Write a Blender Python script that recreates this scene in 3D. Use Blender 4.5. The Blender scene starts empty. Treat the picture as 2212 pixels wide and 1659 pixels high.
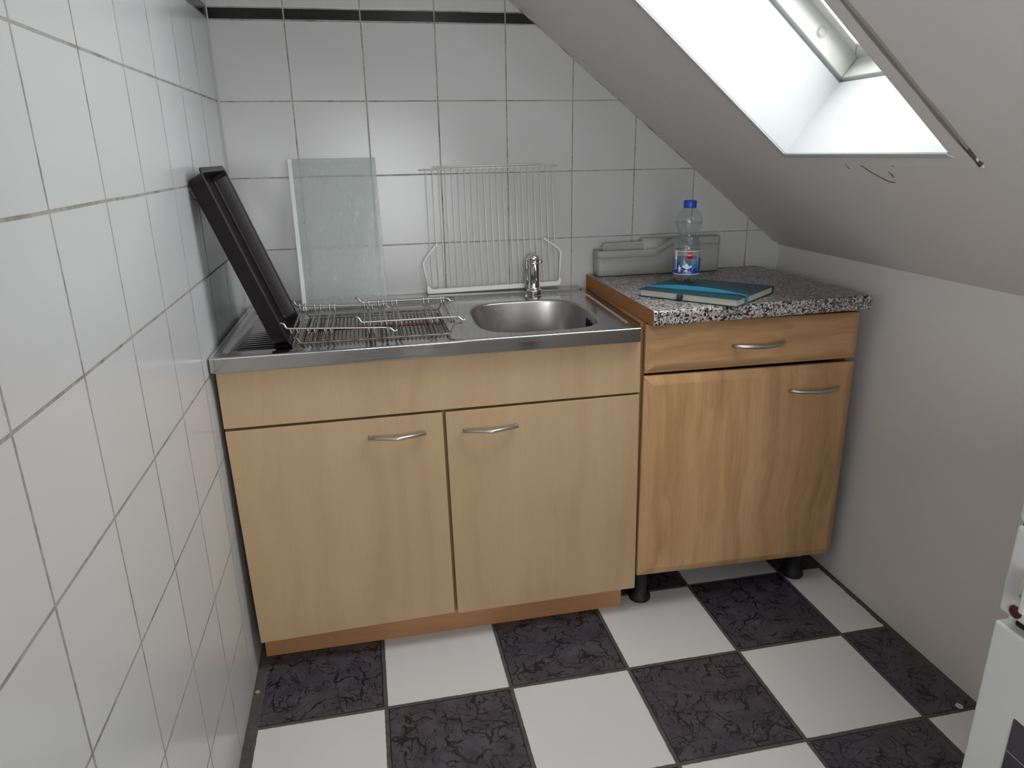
import bpy, bmesh, math, random
from mathutils import Vector, Matrix
random.seed(7)
PI = math.pi
SC = bpy.context.scene
COL = SC.collection

# ------------------------------------------------------------------ camera, world, exposure
cd = bpy.data.cameras.new('camera')
cam = bpy.data.objects.new('camera', cd); COL.objects.link(cam)
cam.location = (0.357, -2.1677, 1.2583)
cam.rotation_euler = (1.255034, 0.016682, -0.203941)
cd.sensor_width = 36.0; cd.lens = 36.0 * 1530.07 / 2212.0
cd.clip_start = 0.02
SC.camera = cam

W = bpy.data.worlds.new('world'); SC.world = W; W.use_nodes = True
bg = W.node_tree.nodes['Background']
# overcast sky, with its own strength towards the added fill window behind the viewer
_t = W.node_tree
def _n(k): return _t.nodes.new(k)
_c = _n('ShaderNodeTexCoord'); _s = _n('ShaderNodeSeparateXYZ'); _t.links.new(_c.outputs['Generated'], _s.inputs[0])
_m = _n('ShaderNodeMapRange'); _t.links.new(_s.outputs[1], _m.inputs[0])
SKY_TOP, SKY_SOUTH = 9.0, 7.5
for _i, _v in ((1, -0.35), (2, -0.80), (3, SKY_TOP), (4, SKY_SOUTH)): _m.inputs[_i].default_value = _v
bg.inputs[0].default_value = (0.965, 0.985, 1.0, 1); _t.links.new(_m.outputs[0], bg.inputs[1])

vs = SC.view_settings
vs.view_transform = 'Standard'; vs.look = 'None'; vs.gamma = 1.0; vs.use_curve_mapping = False
vs.exposure = 0.18

# sloping ceiling: points p(u, t) = start + u * up the slope + t * outwards
SU = Vector((-0.786, 0, 0.618)); ST = Vector((0.618, 0, 0.786)); S0 = Vector((1.330, 0, 1.2516))
def sl(u, y, t=0.0):
    p = S0 + SU * u + ST * t
    return Vector((p.x, y, p.z))
SKEW = 0.065                       # the opening was cut a little out of square
def sw(u, y, t=0.0): return sl(u, y - SKEW*u, t)
OU0, OU1 = -0.004, 1.00            # skylight opening along the slope
OYB, OYF = -0.598, -1.086          # back and front side
SHAFT = 0.19
# daylight comes through the roof window: a portal tells the renderer where the opening is
pd = bpy.data.lights.new('skylight_portal', 'AREA'); pd.shape = 'RECTANGLE'
pd.size = 0.95; pd.size_y = 0.52
pd.cycles.is_portal = True
po = bpy.data.objects.new('skylight_portal', pd); COL.objects.link(po)
po.location = sl(0.5, -0.85, 0.36)
po.rotation_euler = Matrix((SU, (0, 1, 0), ST)).transposed().to_euler()
# local x = up the slope, y = world y, z = outwards: the portal then shines along -z, into the room

pd2 = bpy.data.lights.new('fill_window_portal', 'AREA'); pd2.shape = 'RECTANGLE'; pd2.size = 0.86; pd2.size_y = 0.90; pd2.cycles.is_portal = True  # portal for the added fill window behind the viewer
po2 = bpy.data.objects.new('fill_window_portal', pd2); COL.objects.link(po2)
po2.location = (0.52, -2.99, 1.05); po2.rotation_euler = (PI/2, 0, 0)      # shines along +y

# ------------------------------------------------------------------ mesh helpers
class MB:
    def __init__(s): s.v = []; s.f = []; s.sm = []
    def add(s, vs_, fs, smooth=False):
        o = len(s.v); s.v += [Vector(p) for p in vs_]
        for f in fs: s.f.append([o + i for i in f]); s.sm.append(smooth)
        return s
    def box(s, lo, hi):
        (x0, y0, z0), (x1, y1, z1) = lo, hi
        return s.add([(x0,y0,z0),(x1,y0,z0),(x1,y1,z0),(x0,y1,z0),(x0,y0,z1),(x1,y0,z1),(x1,y1,z1),(x0,y1,z1)],
                     [(0,3,2,1),(4,5,6,7),(0,1,5,4),(1,2,6,5),(2,3,7,6),(3,0,4,7)])
    def hexa(s, a, b):             # a, b: matching loops of four points (front face a, back face b)
        return s.add(list(a) + list(b), [(0,1,2,3),(7,6,5,4),(0,4,5,1),(1,5,6,2),(2,6,7,3),(3,7,4,0)])
    def prism(s, poly, z0, z1):    # poly: list of (x, y), counter-clockwise
        n = len(poly)
        return s.add([(x,y,z0) for x,y in poly] + [(x,y,z1) for x,y in poly],
                     [tuple(range(n))[::-1], tuple(range(n, 2*n))] + [(i,(i+1)%n,n+(i+1)%n,n+i) for i in range(n)])
    def rings(s, rs, cap0=True, cap1=True, smooth=True):
        n = len(rs[0]); vs_ = [p for r in rs for p in r]; fs = []
        for k in range(len(rs)-1):
            for i in range(n):
                fs.append((k*n+i, k*n+(i+1)%n, (k+1)*n+(i+1)%n, (k+1)*n+i))
        if cap0: fs.append(tuple(range(n))[::-1])
        if cap1: fs.append(tuple(range((len(rs)-1)*n, len(rs)*n)))
        return s.add(vs_, fs, smooth)
    def tube(s, pts, r, n=8, rend=None):
        pts = [Vector(p) for p in pts]; rs = []
        up = None
        for i, p in enumerate(pts):
            d = (pts[min(i+1, len(pts)-1)] - pts[max(i-1, 0)]).normalized()
            if up is None:
                up = Vector((0,0,1)) if abs(d.z) < 0.9 else Vector((1,0,0))
            a = (up - d * up.dot(d)).normalized(); b = d.cross(a); up = a
            rr = r[i] if isinstance(r, (list, tuple)) else r
            rs.append([p + a*rr*math.cos(2*PI*k/n) + b*rr*math.sin(2*PI*k/n) for k in range(n)])
        return s.rings(rs)
    def lathe(s, prof, c=(0,0,0), n=40, cap0=False, cap1=False):
        rs = [[Vector((c[0]+r*math.cos(2*PI*k/n), c[1]+r*math.sin(2*PI*k/n), c[2]+z)) for k in range(n)] for r, z in prof]
        return s.rings(rs, cap0, cap1)
    def build(s, name, mat, parent=None, bevel=0, segs=2, label=None, angle=None):
        me = bpy.data.meshes.new(name)
        me.from_pydata([tuple(v) for v in s.v], [], s.f); me.update()
        for p, q in zip(me.polygons, s.sm): p.use_smooth = q
        o = bpy.data.objects.new(name, me); COL.objects.link(o)
        bm = bmesh.new(); bm.from_mesh(me); bmesh.ops.recalc_face_normals(bm, faces=bm.faces); bm.to_mesh(me); bm.free()
        if mat: me.materials.append(mat)
        if parent:
            o.parent = parent
            if parent.type == 'EMPTY': o.location = -parent.location    # parts keep world coordinates; a part's own children need no shift
        if bevel:
            m = o.modifiers.new('bevel', 'BEVEL'); m.width = bevel; m.segments = segs; m.limit_method = 'ANGLE'; m.angle_limit = 0.5
            for p in me.polygons: p.use_smooth = True
            m.harden_normals = True
        if label: o['label'] = label
        return o

def thing(name, loc, label, cat, group=None):
    o = bpy.data.objects.new(name, None); COL.objects.link(o); o.location = loc; o.empty_display_size = 0.05
    o['label'] = label; o['category'] = cat
    if group: o['group'] = group
    return o
def tag(o, label, cat): o['label'] = label; o['category'] = cat; return o
def struct(o): o['kind'] = 'structure'; return o
def arc(c, r, a0, a1, n, plane='xy'):
    out = []
    for i in range(n+1):
        a = math.radians(a0 + (a1-a0)*i/n); u, v = r*math.cos(a), r*math.sin(a)
        out.append((c[0]+u, c[1]+v))
    return out
def fillet(pts, r, n=5):           # rounds the inner corners of a polyline
    pts = [Vector(p) for p in pts]; out = [pts[0]]
    for i in range(1, len(pts)-1):
        a, b, c = pts[i-1], pts[i], pts[i+1]
        d0 = (a-b); d1 = (c-b); rr = min(r, d0.length*0.45, d1.length*0.45)
        p0 = b + d0.normalized()*rr; p1 = b + d1.normalized()*rr
        for k in range(n+1):
            t = k/n; out.append(p0*(1-t)**2 + b*2*t*(1-t) + p1*t*t)
    out.append(pts[-1]); return out

# ------------------------------------------------------------------ materials
class NT:
    def __init__(s, name):
        s.m = bpy.data.materials.new(name); s.m.use_nodes = True; s.t = s.m.node_tree
        s.b = s.t.nodes['Principled BSDF']; s.out = s.t.nodes['Material Output']
    def n(s, kind, **kw):
        x = s.t.nodes.new(kind)
        for k, v in kw.items(): setattr(x, k, v)
        return x
    def l(s, a, b): s.t.links.new(a, b)
    def put(s, inp, v):
        if isinstance(v, bpy.types.NodeSocket): s.l(v, inp)
        elif v is not None: inp.default_value = v
    def math(s, op, a, b=None, c=None, clamp=False):
        x = s.n('ShaderNodeMath', operation=op, use_clamp=clamp)
        s.put(x.inputs[0], a); s.put(x.inputs[1], b); s.put(x.inputs[2], c)
        return x.outputs[0]
    def mapr(s, v, a, b, c=0.0, d=1.0, kind='LINEAR'):
        x = s.n('ShaderNodeMapRange', interpolation_type=kind)
        for i, q in enumerate((v, a, b, c, d)): s.put(x.inputs[i], q)
        return x.outputs[0]
    def mix(s, f, a, b, kind='MIX'):
        x = s.n('ShaderNodeMix', data_type='RGBA', blend_type=kind)
        s.put(x.inputs[0], f)
        for i, q in ((6, a), (7, b)):
            if isinstance(q, tuple) and len(q) == 3: q = (*q, 1)
            s.put(x.inputs[i], q)
        return x.outputs[2]
    def coord(s): return s.n('ShaderNodeTexCoord').outputs['Object']
    def sep(s, v=None):
        x = s.n('ShaderNodeSeparateXYZ'); s.l(v or s.coord(), x.inputs[0]); return x.outputs
    def com(s, x, y, z):
        c = s.n('ShaderNodeCombineXYZ'); s.put(c.inputs[0], x); s.put(c.inputs[1], y); s.put(c.inputs[2], z); return c.outputs[0]
    def mapping(s, scale, loc=(0,0,0), v=None):
        x = s.n('ShaderNodeMapping'); s.l(v or s.coord(), x.inputs[0])
        x.inputs['Scale'].default_value = scale; x.inputs['Location'].default_value = loc; return x.outputs[0]
    def noise(s, scale, detail=4, rough=0.5, v=None, dist=0.0):
        x = s.n('ShaderNodeTexNoise'); s.l(v or s.coord(), x.inputs['Vector'])
        x.inputs['Scale'].default_value = scale; x.inputs['Detail'].default_value = detail
        x.inputs['Roughness'].default_value = rough; x.inputs['Distortion'].default_value = dist
        return x.outputs[0]
    def ramp(s, f, stops, kind='LINEAR'):
        x = s.n('ShaderNodeValToRGB'); cr = x.color_ramp; cr.interpolation = kind
        while len(cr.elements) < len(stops): cr.elements.new(0.5)
        for e, (p, c) in zip(cr.elements, stops): e.position = p; e.color = (*c, 1)
        s.l(f, x.inputs[0]); return x.outputs[0]
    def bump(s, h, strength, dist=0.001):
        x = s.n('ShaderNodeBump'); x.inputs['Strength'].default_value = strength; x.inputs['Distance'].default_value = dist
        s.l(h, x.inputs['Height']); s.l(x.outputs[0], s.b.inputs['Normal']); return x
    def set(s, col=None, rough=None, metal=None, **kw):
        if col is not None: s.put(s.b.inputs['Base Color'], (*col, 1) if isinstance(col, tuple) and len(col) == 3 else col)
        s.put(s.b.inputs['Roughness'], rough); s.put(s.b.inputs['Metallic'], metal)
        for k, v in kw.items(): s.put(s.b.inputs[k.replace('_', ' ')], v)
        return s.m

def simple(name, col, rough=0.5, metal=0.0, bump=0.0, bscale=200, **kw):
    t = NT(name); t.set(col, rough, metal, **kw)
    if bump: t.bump(t.noise(bscale, 3), bump)
    return t.m

def wall_tile(name, axis, off):
    """white 20 cm wall tiles, pale joints with brown dirt, one narrow black border course"""
    t = NT(name); sx = t.sep(); a, z = sx[axis], sx[2]
    step = t.math('GREATER_THAN', z, 1.617)
    zz = t.math('SUBTRACT', z, t.math('MULTIPLY', step, 0.030))
    wob = t.math('MULTIPLY', t.math('SUBTRACT', t.noise(3.0, 2), 0.5), 0.003)
    u = t.math('DIVIDE', t.math('ADD', t.math('SUBTRACT', a, off), wob), 0.2)
    v = t.math('DIVIDE', t.math('ADD', t.math('SUBTRACT', zz, 0.002), wob), 0.2)
    def dist(q):
        f = t.math('FRACT', q); return t.math('MULTIPLY', t.math('MINIMUM', f, t.math('SUBTRACT', 1.0, f)), 0.2)
    d = t.math('MINIMUM', dist(u), dist(v))
    joint = t.mapr(d, 0.0014, 0.0022, 1.0, 0.0, 'SMOOTHSTEP') if axis == 0 else t.mapr(d, 0.0019, 0.0028, 1.0, 0.0, 'SMOOTHSTEP')
    edge = t.mapr(d, 0.0009, 0.0030, 0.0, 1.0, 'SMOOTHSTEP')
    strip = t.math('MULTIPLY', t.math('GREATER_THAN', z, 1.6035), t.math('LESS_THAN', z, 1.6305))
    seed = t.n('ShaderNodeTexWhiteNoise', noise_dimensions='2D')
    t.l(t.com(t.math('FLOOR', u), t.math('FLOOR', v), 0.0), seed.inputs['Vector'])
    tint = t.mapr(seed.outputs[0], 0, 1, 0.955, 1.0)
    base = t.mix(1.0, (0.604, 0.600, 0.592) if axis == 0 else (0.590, 0.594, 0.598), t.com(tint, tint, tint), 'MULTIPLY')
    mott = t.noise(260, 2); base = t.mix(t.mapr(mott, 0.3, 0.8, 0.0, 0.05), base, (0.45, 0.47, 0.48))
    base = t.mix(strip, base, (0.006, 0.007, 0.008))
    dirt = t.noise(14, 5, 0.65); fine = t.noise(90, 4, 0.7)
    jc = t.mix(t.mapr(t.math('ADD', dirt, t.math('MULTIPLY', fine, 0.5)), 0.70, 0.98), (0.42, 0.40, 0.37) if axis == 0 else (0.34, 0.33, 0.31), (0.17, 0.14, 0.115))
    col = t.mix(joint, base, jc)
    t.set(col, t.mapr(joint, 0, 1, 0.22, 0.85), 0.0)
    t.put(t.b.inputs['Specular IOR Level'], t.mapr(joint, 0, 1, 0.5, 0.1))
    h = t.math('ADD', edge, t.math('MULTIPLY', t.noise(9, 2), 0.25))
    t.bump(h, 0.35, 0.0010)
    return t.m

def floor_mat():
    t = NT('floor_checker_tiles'); sx = t.sep(); x, y = sx[0], sx[1]
    P = 0.3052
    u = t.math('DIVIDE', t.math('SUBTRACT', x, 0.3195), P); v = t.math('DIVIDE', t.math('ADD', y, 0.7605), P)
    def dist(q):
        f = t.math('FRACT', q); return t.math('MULTIPLY', t.math('MINIMUM', f, t.math('SUBTRACT', 1.0, f)), P)
    d = t.math('MINIMUM', dist(u), dist(v))
    rag = t.math('MULTIPLY', t.math('SUBTRACT', t.noise(60, 3), 0.5), 0.003)
    joint = t.mapr(t.math('ADD', d, rag), 0.0042, 0.0050, 1.0, 0.0)
    wl = t.math('GREATER_THAN', t.math('ADD', x, t.math('MULTIPLY', rag, 4.0)), 1.6745)
    wl2 = t.math('LESS_THAN', t.math('ADD', x, rag), 0.027)
    joint = t.math('MAXIMUM', joint, t.math('MAXIMUM', wl, wl2))
    par = t.math('FLOORED_MODULO', t.math('ADD', t.math('FLOOR', u), t.math('FLOOR', v)), 2.0)   # 0 = white
    # veined black tile, pattern different on each tile
    seed = t.n('ShaderNodeTexWhiteNoise', noise_dimensions='2D'); t.l(t.com(t.math('FLOOR', u), t.math('FLOOR', v), 0.0), seed.inputs['Vector'])
    off = t.n('ShaderNodeVectorMath', operation='MULTIPLY'); t.l(seed.outputs['Color'], off.inputs[0]); off.inputs[1].default_value = (9, 9, 9)
    vec = t.n('ShaderNodeVectorMath', operation='ADD'); t.l(t.coord(), vec.inputs[0]); t.l(off.outputs[0], vec.inputs[1])
    wn = t.n('ShaderNodeTexNoise'); t.l(vec.outputs[0], wn.inputs['Vector']); wn.inputs['Scale'].default_value = 11; wn.inputs['Detail'].default_value = 5
    ws = t.n('ShaderNodeVectorMath', operation='SCALE'); t.l(wn.outputs['Color'], ws.inputs[0]); ws.inputs['Scale'].default_value = 0.14
    wv = t.n('ShaderNodeVectorMath', operation='ADD'); t.l(vec.outputs[0], wv.inputs[0]); t.l(ws.outputs[0], wv.inputs[1])
    def vein(scale, w):
        q = t.n('ShaderNodeTexVoronoi', feature='DISTANCE_TO_EDGE', voronoi_dimensions='2D'); t.l(wv.outputs[0], q.inputs['Vector']); q.inputs['Scale'].default_value = scale
        thick = t.mapr(t.noise(28, 3, v=vec.outputs[0]), 0.37, 0.64, 0.0, w)
        return t.mapr(t.math('DIVIDE', q.outputs['Distance'], t.math('ADD', thick, 0.0005)), 0.35, 1.0, 1.0, 0.0)
    veins = t.math('MAXIMUM', vein(17, 0.085), vein(42, 0.10))
    blot = t.noise(25, 4, v=vec.outputs[0])
    dark = t.mix(t.mapr(blot, 0.35, 0.7), (0.046, 0.041, 0.054), (0.078, 0.073, 0.088))
    dark = t.mix(veins, dark, (0.003, 0.002, 0.004))
    dark = t.mix(t.mapr(d, 0.0070, 0.0080, 1.0, 0.0), dark, (0.010, 0.008, 0.009))
    speck = t.noise(420, 1); blotw = t.noise(6, 3)
    white = t.mix(t.mapr(speck, 0.80, 0.83), t.mix(blotw, (0.60, 0.605, 0.61), (0.665, 0.665, 0.66)), (0.3, 0.27, 0.25))
    grout = t.mix(t.noise(35, 5, 0.7), (0.030, 0.028, 0.027), (0.12, 0.11, 0.10))
    spots = t.mapr(t.noise(110, 2), 0.72, 0.76); grout = t.mix(spots, grout, (0.28, 0.27, 0.25))
    col = t.mix(joint, t.mix(par, white, dark), grout)
    t.set(col, t.mix(joint, t.mix(par, (0.30,)*3, t.mix(veins, (0.33,)*3, (0.5,)*3)), (0.8,)*3), 0.0)
    h = t.math('SUBTRACT', t.mapr(d, 0.003, 0.006), t.math('MULTIPLY', t.math('MULTIPLY', veins, par), 0.35))
    t.bump(h, 0.5, 0.001)
    return t.m

def paint(name, col, amt=0.14):
    t = NT(name)
    n1 = t.noise(35, 4, 0.6); n2 = t.noise(4, 3)
    c = t.mix(t.mapr(n2, 0.3, 0.7, 0, 0.10), col, tuple(q*0.86 for q in col))
    dirt = t.mapr(t.noise(23, 6, 0.75), 0.74, 0.80, 0.0, 0.5)
    c = t.mix(dirt, c, tuple(q*0.72 for q in col))
    t.set(c, 0.62, 0.0, Specular_IOR_Level=0.3)
    t.bump(t.math('ADD', n1, t.math('MULTIPLY', n2, 3.0)), amt, 0.004)
    return t.m

def wood(name, c0, c1, c2, axis, grain=26, strips=7, rough=0.42, contrast=1.0, fine=0.22):
    """pale furniture foil; axis = direction of the grain"""
    t = NT(name)
    sc = [grain, grain, grain]; sc[axis] = grain*0.035
    sc2 = [strips, strips, strips]; sc2[axis] = 0.35
    sc3 = [190, 190, 190]; sc3[axis] = 6
    wv = t.n('ShaderNodeVectorMath', operation='ADD')
    w = t.n('ShaderNodeTexNoise'); m_ = [1.5]*3; t.l(t.mapping(tuple(m_)), w.inputs['Vector']); w.inputs['Scale'].default_value = 2.2
    s_ = t.n('ShaderNodeVectorMath', operation='SCALE'); t.l(w.outputs['Color'], s_.inputs[0]); s_.inputs['Scale'].default_value = 0.10
    t.l(t.coord(), wv.inputs[0]); t.l(s_.outputs[0], wv.inputs[1])
    big = t.noise(1.0, 3, 0.5, t.mapping(tuple(sc2), v=wv.outputs[0]))
    med = t.noise(1.0, 5, 0.6, t.mapping(tuple(sc), v=wv.outputs[0]))
    fin = t.noise(1.0, 3, 0.7, t.mapping(tuple(sc3)))
    f = t.math('ADD', t.math('MULTIPLY', big, 0.5*contrast), t.math('MULTIPLY', med, 0.5*contrast))
    f = t.math('ADD', f, 0.5*(1-contrast))
    c = t.ramp(f, [(0.34, c2), (0.50, c1), (0.66, c0)])
    c = t.mix(t.mapr(fin, 0.42, 0.68, 0.0, fine), c, tuple(q*0.72 for q in c2))
    t.set(c, rough, 0.0, Specular_IOR_Level=0.35)
    t.bump(fin, 0.08, 0.0006)
    return t.m

def steel(name, rough=0.22, col=(0.60, 0.59, 0.58), scale=(3, 240, 240), bump=0.03, stain=0.15):
    t = NT(name)
    br = t.noise(1.0, 3, 0.6, t.mapping(scale)); st = t.noise(9, 5, 0.6)
    r = t.math('ADD', t.mapr(br, 0.3, 0.7, rough-0.03, rough+0.04), t.mapr(st, 0.4, 0.75, 0.0, stain*0.5))
    t.set(t.mix(t.mapr(st, 0.45, 0.8, 0.0, stain), col, tuple(q*0.55 for q in col)), r, 1.0)
    t.bump(br, bump, 0.0006)
    return t.m

M = {}
M['tile_back'] = wall_tile('white_tiles_back', 0, 0.1916)
M['tile_left'] = wall_tile('white_tiles_left', 1, -0.630)
M['floor'] = floor_mat()
M['paint_slope'] = paint('slope_paint', (0.69, 0.665, 0.645))
M['paint_wall'] = paint('wall_paint', (0.74, 0.72, 0.70), 0.12)
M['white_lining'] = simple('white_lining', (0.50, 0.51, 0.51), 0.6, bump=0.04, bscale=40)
M['trim_paint'] = simple('trim_paint', (0.70, 0.68, 0.66), 0.5, bump=0.1, bscale=30)
M['window_white'] = simple('window_white', (0.60, 0.60, 0.57), 0.4)
M['screw_cap'] = simple('screw_cap', (0.46, 0.45, 0.40), 0.5)
M['joint_grey'] = simple('joint_grey', (0.36, 0.37, 0.38), 0.8, bump=0.3, bscale=300)
M['birch'] = wood('birch_foil', (0.540, 0.390, 0.230), (0.505, 0.352, 0.200), (0.430, 0.278, 0.150), 2, 10, 4, 0.42, 0.95, 0.07)
M['beech_v'] = wood('beech_foil_upright', (0.600, 0.385, 0.198), (0.520, 0.312, 0.150), (0.370, 0.200, 0.090), 2, 30, 14, 0.40, 0.95, 0.18)
M['beech_h'] = wood('beech_foil_level', (0.570, 0.362, 0.186), (0.495, 0.296, 0.143), (0.370, 0.205, 0.095), 0, 34, 12, 0.40, 1.1, 0.16)
M['carcass'] = wood('brown_carcass', (0.40, 0.20, 0.085), (0.34, 0.165, 0.066), (0.26, 0.12, 0.045), 2, 20, 6, 0.5, 0.6)
M['plinth'] = wood('orange_plinth', (0.50, 0.26, 0.125), (0.44, 0.22, 0.10), (0.36, 0.17, 0.075), 0, 20, 6, 0.5, 0.6)
M['steel_top'] = steel('brushed_steel', 0.13, (0.52, 0.515, 0.51))
M['steel_apron'] = steel('apron_steel', 0.13, (0.54, 0.53, 0.52))
M['steel_bowl'] = steel('satin_steel', 0.30, (0.47, 0.455, 0.445), (60, 60, 60), 0.05, 0.25)
M['handle_alu'] = steel('matt_aluminium', 0.38, (0.62, 0.62, 0.63), (200, 200, 200), 0.02, 0.0)
M['handle_nickel'] = steel('brushed_nickel', 0.30, (0.50, 0.48, 0.46), (20, 300, 300), 0.05, 0.4)
M['chrome'] = simple('chrome', (0.78, 0.78, 0.78), 0.06, 1.0)
M['wire_chrome'] = simple('oven_wire', (0.44, 0.43, 0.41), 0.28, 1.0)
t = NT('rusty_wire'); t.set(t.mix(t.mapr(t.noise(60, 4, 0.6), 0.35, 0.65), (0.27, 0.245, 0.22), (0.115, 0.072, 0.048)), 0.42, 0.75); M['wire_rust'] = t.m
M['rust_red'] = simple('rust_red', (0.20, 0.05, 0.025), 0.6, 0.2)
M['enamel_dark'] = simple('dark_enamel', (0.012, 0.008, 0.009), 0.32, 0.0, bump=0.02, bscale=90)
M['enamel_dark'].node_tree.nodes['Principled BSDF'].inputs['Specular IOR Level'].default_value = 0.32
M['black'] = simple('black_plastic', (0.006, 0.006, 0.006), 0.6)
M['dark_gap'] = simple('dark_slot', (0.003, 0.003, 0.003), 0.9)
M['white_wire'] = simple('white_coated_wire', (0.86, 0.87, 0.84), 0.35)
M['white_plastic'] = simple('white_plastic', (0.82, 0.83, 0.81), 0.35)
M['grey_box'] = simple('grey_plastic', (0.40, 0.405, 0.385), 0.45)
M['grey_box_light'] = simple('pale_grey_plastic', (0.50, 0.50, 0.48), 0.45)
M['teal'] = simple('teal_cover', (0.007, 0.052, 0.074), 0.42, bump=0.08, bscale=900)
M['band'] = simple('blue_elastic', (0.020, 0.20, 0.31), 0.38, bump=0.1, bscale=1500)
t = NT('paper_edges'); t.set(t.mix(t.noise(1.0, 2, 0.5, t.mapping((4, 4, 2600))), (0.62, 0.61, 0.53), (0.48, 0.46, 0.37)), 0.8); M['pages'] = t.m
M['cap_blue'] = simple('blue_cap', (0.012, 0.055, 0.50), 0.35)
M['stove'] = simple('white_enamel', (0.60, 0.605, 0.58), 0.25)
M['stove_knob'] = simple('cream_knob', (0.62, 0.62, 0.57), 0.35)
M['lamp_red'] = simple('red_indicator', (0.055, 0.002, 0.006), 0.2)
M['oven_glass'] = simple('dark_oven_glass', (0.035, 0.031, 0.038), 0.18)
M['oven_line'] = simple('oven_glass_line', (0.28, 0.26, 0.24), 0.4)
M['door_brown'] = wood('door_wood', (0.30, 0.17, 0.09), (0.25, 0.14, 0.07), (0.18, 0.09, 0.045), 2, 18, 5)
M['lab_blue'] = simple('label_blue', (0.010, 0.045, 0.30), 0.35)
M['lab_red'] = simple('label_red', (0.60, 0.006, 0.012), 0.4)
M['lab_white'] = simple('label_white', (0.70, 0.74, 0.78), 0.4)
M['lab_cyan'] = simple('label_cyan', (0.16, 0.48, 0.66), 0.4)
M['lab_ink'] = simple('label_ink', (0.02, 0.02, 0.03), 0.5)
# granite-look laminate
t = NT('granite_laminate')
def chips(scale, seedloc):
    q = t.n('ShaderNodeTexVoronoi', feature='F1'); t.l(t.mapping((1, 1, 1), seedloc), q.inputs['Vector']); q.inputs['Scale'].default_value = scale
    q.inputs['Randomness'].default_value = 1.0
    s_ = t.n('ShaderNodeSeparateColor'); t.l(q.outputs['Color'], s_.inputs[0]); return s_.outputs[0], s_.outputs[1]
a1, b1 = chips(300, (0, 0, 0)); a2, b2 = chips(170, (3, 1, 2))
c1 = t.ramp(a1, [(0.0, (0.010, 0.009, 0.010)), (0.18, (0.10, 0.09, 0.085)), (0.36, (0.22, 0.20, 0.19)), (0.60, (0.36, 0.34, 0.33)), (0.80, (0.52, 0.50, 0.49))], 'CONSTANT')
c2 = t.ramp(a2, [(0.0, (0.012, 0.011, 0.012)), (0.35, (0.40, 0.30, 0.25)), (0.65, (0.55, 0.52, 0.50))], 'CONSTANT')
M['granite'] = t.set(t.mix(t.math('GREATER_THAN', b2, 0.80), c1, c2), 0.30)
# raw chipboard edge
t = NT('raw_chipboard'); q = t.n('ShaderNodeTexVoronoi'); t.l(t.mapping((1, 0.6, 1.4)), q.inputs['Vector']); q.inputs['Scale'].default_value = 420
s_ = t.n('ShaderNodeSeparateColor'); t.l(q.outputs['Color'], s_.inputs[0])
M['chipboard'] = t.set(t.mix(t.noise(60, 3), t.ramp(s_.outputs[0], [(0, (0.20, 0.080, 0.028)), (0.5, (0.42, 0.18, 0.060)), (1, (0.60, 0.30, 0.11))]), (0.33, 0.14, 0.048)), 0.8)
t.bump(s_.outputs[1], 0.4, 0.0008)
# clear things
def clear(name, ior, rough, col=(1, 1, 1)):
    return simple(name, col, rough, 0.0, Transmission_Weight=1.0, IOR=ior)
t = NT('bottle_plastic'); t.t.nodes.remove(t.b)
fr = t.n('ShaderNodeLayerWeight'); fr.inputs[0].default_value = 0.5
tr = t.n('ShaderNodeBsdfTransparent'); tr.inputs[0].default_value = (0.93, 0.95, 0.95, 1); gl = t.n('ShaderNodeBsdfGlossy'); gl.inputs['Roughness'].default_value = 0.05
mx = t.n('ShaderNodeMixShader'); t.l(t.math('ADD', t.math('MULTIPLY', t.math('POWER', fr.outputs[1], 3.5), 0.55), 0.045, clamp=True), mx.inputs[0]); t.l(tr.outputs[0], mx.inputs[1]); t.l(gl.outputs[0], mx.inputs[2]); t.l(mx.outputs[0], t.out.inputs[0])
M['bottle'] = t.m
t = NT('water'); t.set((1, 1, 1), 0.0, 0.0, Transmission_Weight=1.0, IOR=1.16); tr = t.n('ShaderNodeBsdfTransparent'); mx = t.n('ShaderNodeMixShader'); mx.inputs[0].default_value = 0.55
t.l(tr.outputs[0], mx.inputs[1]); t.l(t.b.outputs[0], mx.inputs[2]); t.l(mx.outputs[0], t.out.inputs[0]); M['water'] = t.m
t = NT('label_film'); t.t.nodes.remove(t.b)
tr = t.n('ShaderNodeBsdfTransparent'); df = t.n('ShaderNodeBsdfPrincipled'); df.inputs['Base Color'].default_value = (0.6, 0.65, 0.68, 1); df.inputs['Roughness'].default_value = 0.3
mx = t.n('ShaderNodeMixShader'); mx.inputs[0].default_value = 0.22; t.l(tr.outputs[0], mx.inputs[1]); t.l(df.outputs[0], mx.inputs[2]); t.l(mx.outputs[0], t.out.inputs[0]); M['film'] = t.m
# rippled glass shelf
t = NT('rippled_glass')
t.set((0.97, 0.99, 0.98), 0.08, 0.0, Transmission_Weight=1.0, IOR=1.40)
rp = t.n('ShaderNodeTexVoronoi', feature='SMOOTH_F1'); t.l(t.mapping((1.0, 1.0, 0.45)), rp.inputs['Vector']); rp.inputs['Scale'].default_value = 95
t.bump(t.math('ADD', rp.outputs['Distance'], t.math('MULTIPLY', t.noise(40, 3), 0.8)), 0.75, 0.006)
tr = t.n('ShaderNodeBsdfTransparent'); tr.inputs[0].default_value = (0.95, 0.975, 0.965, 1)
df = t.n('ShaderNodeBsdfDiffuse'); df.inputs[0].default_value = (0.78, 0.82, 0.80, 1)
m0 = t.n('ShaderNodeMixShader'); m0.inputs[0].default_value = 0.30; t.l(t.b.outputs[0], m0.inputs[1]); t.l(df.outputs[0], m0.inputs[2])
mx = t.n('ShaderNodeMixShader'); mx.inputs[0].default_value = 0.72; t.l(tr.outputs[0], mx.inputs[1]); t.l(m0.outputs[0], mx.inputs[2]); t.l(mx.outputs[0], t.out.inputs[0])
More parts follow.
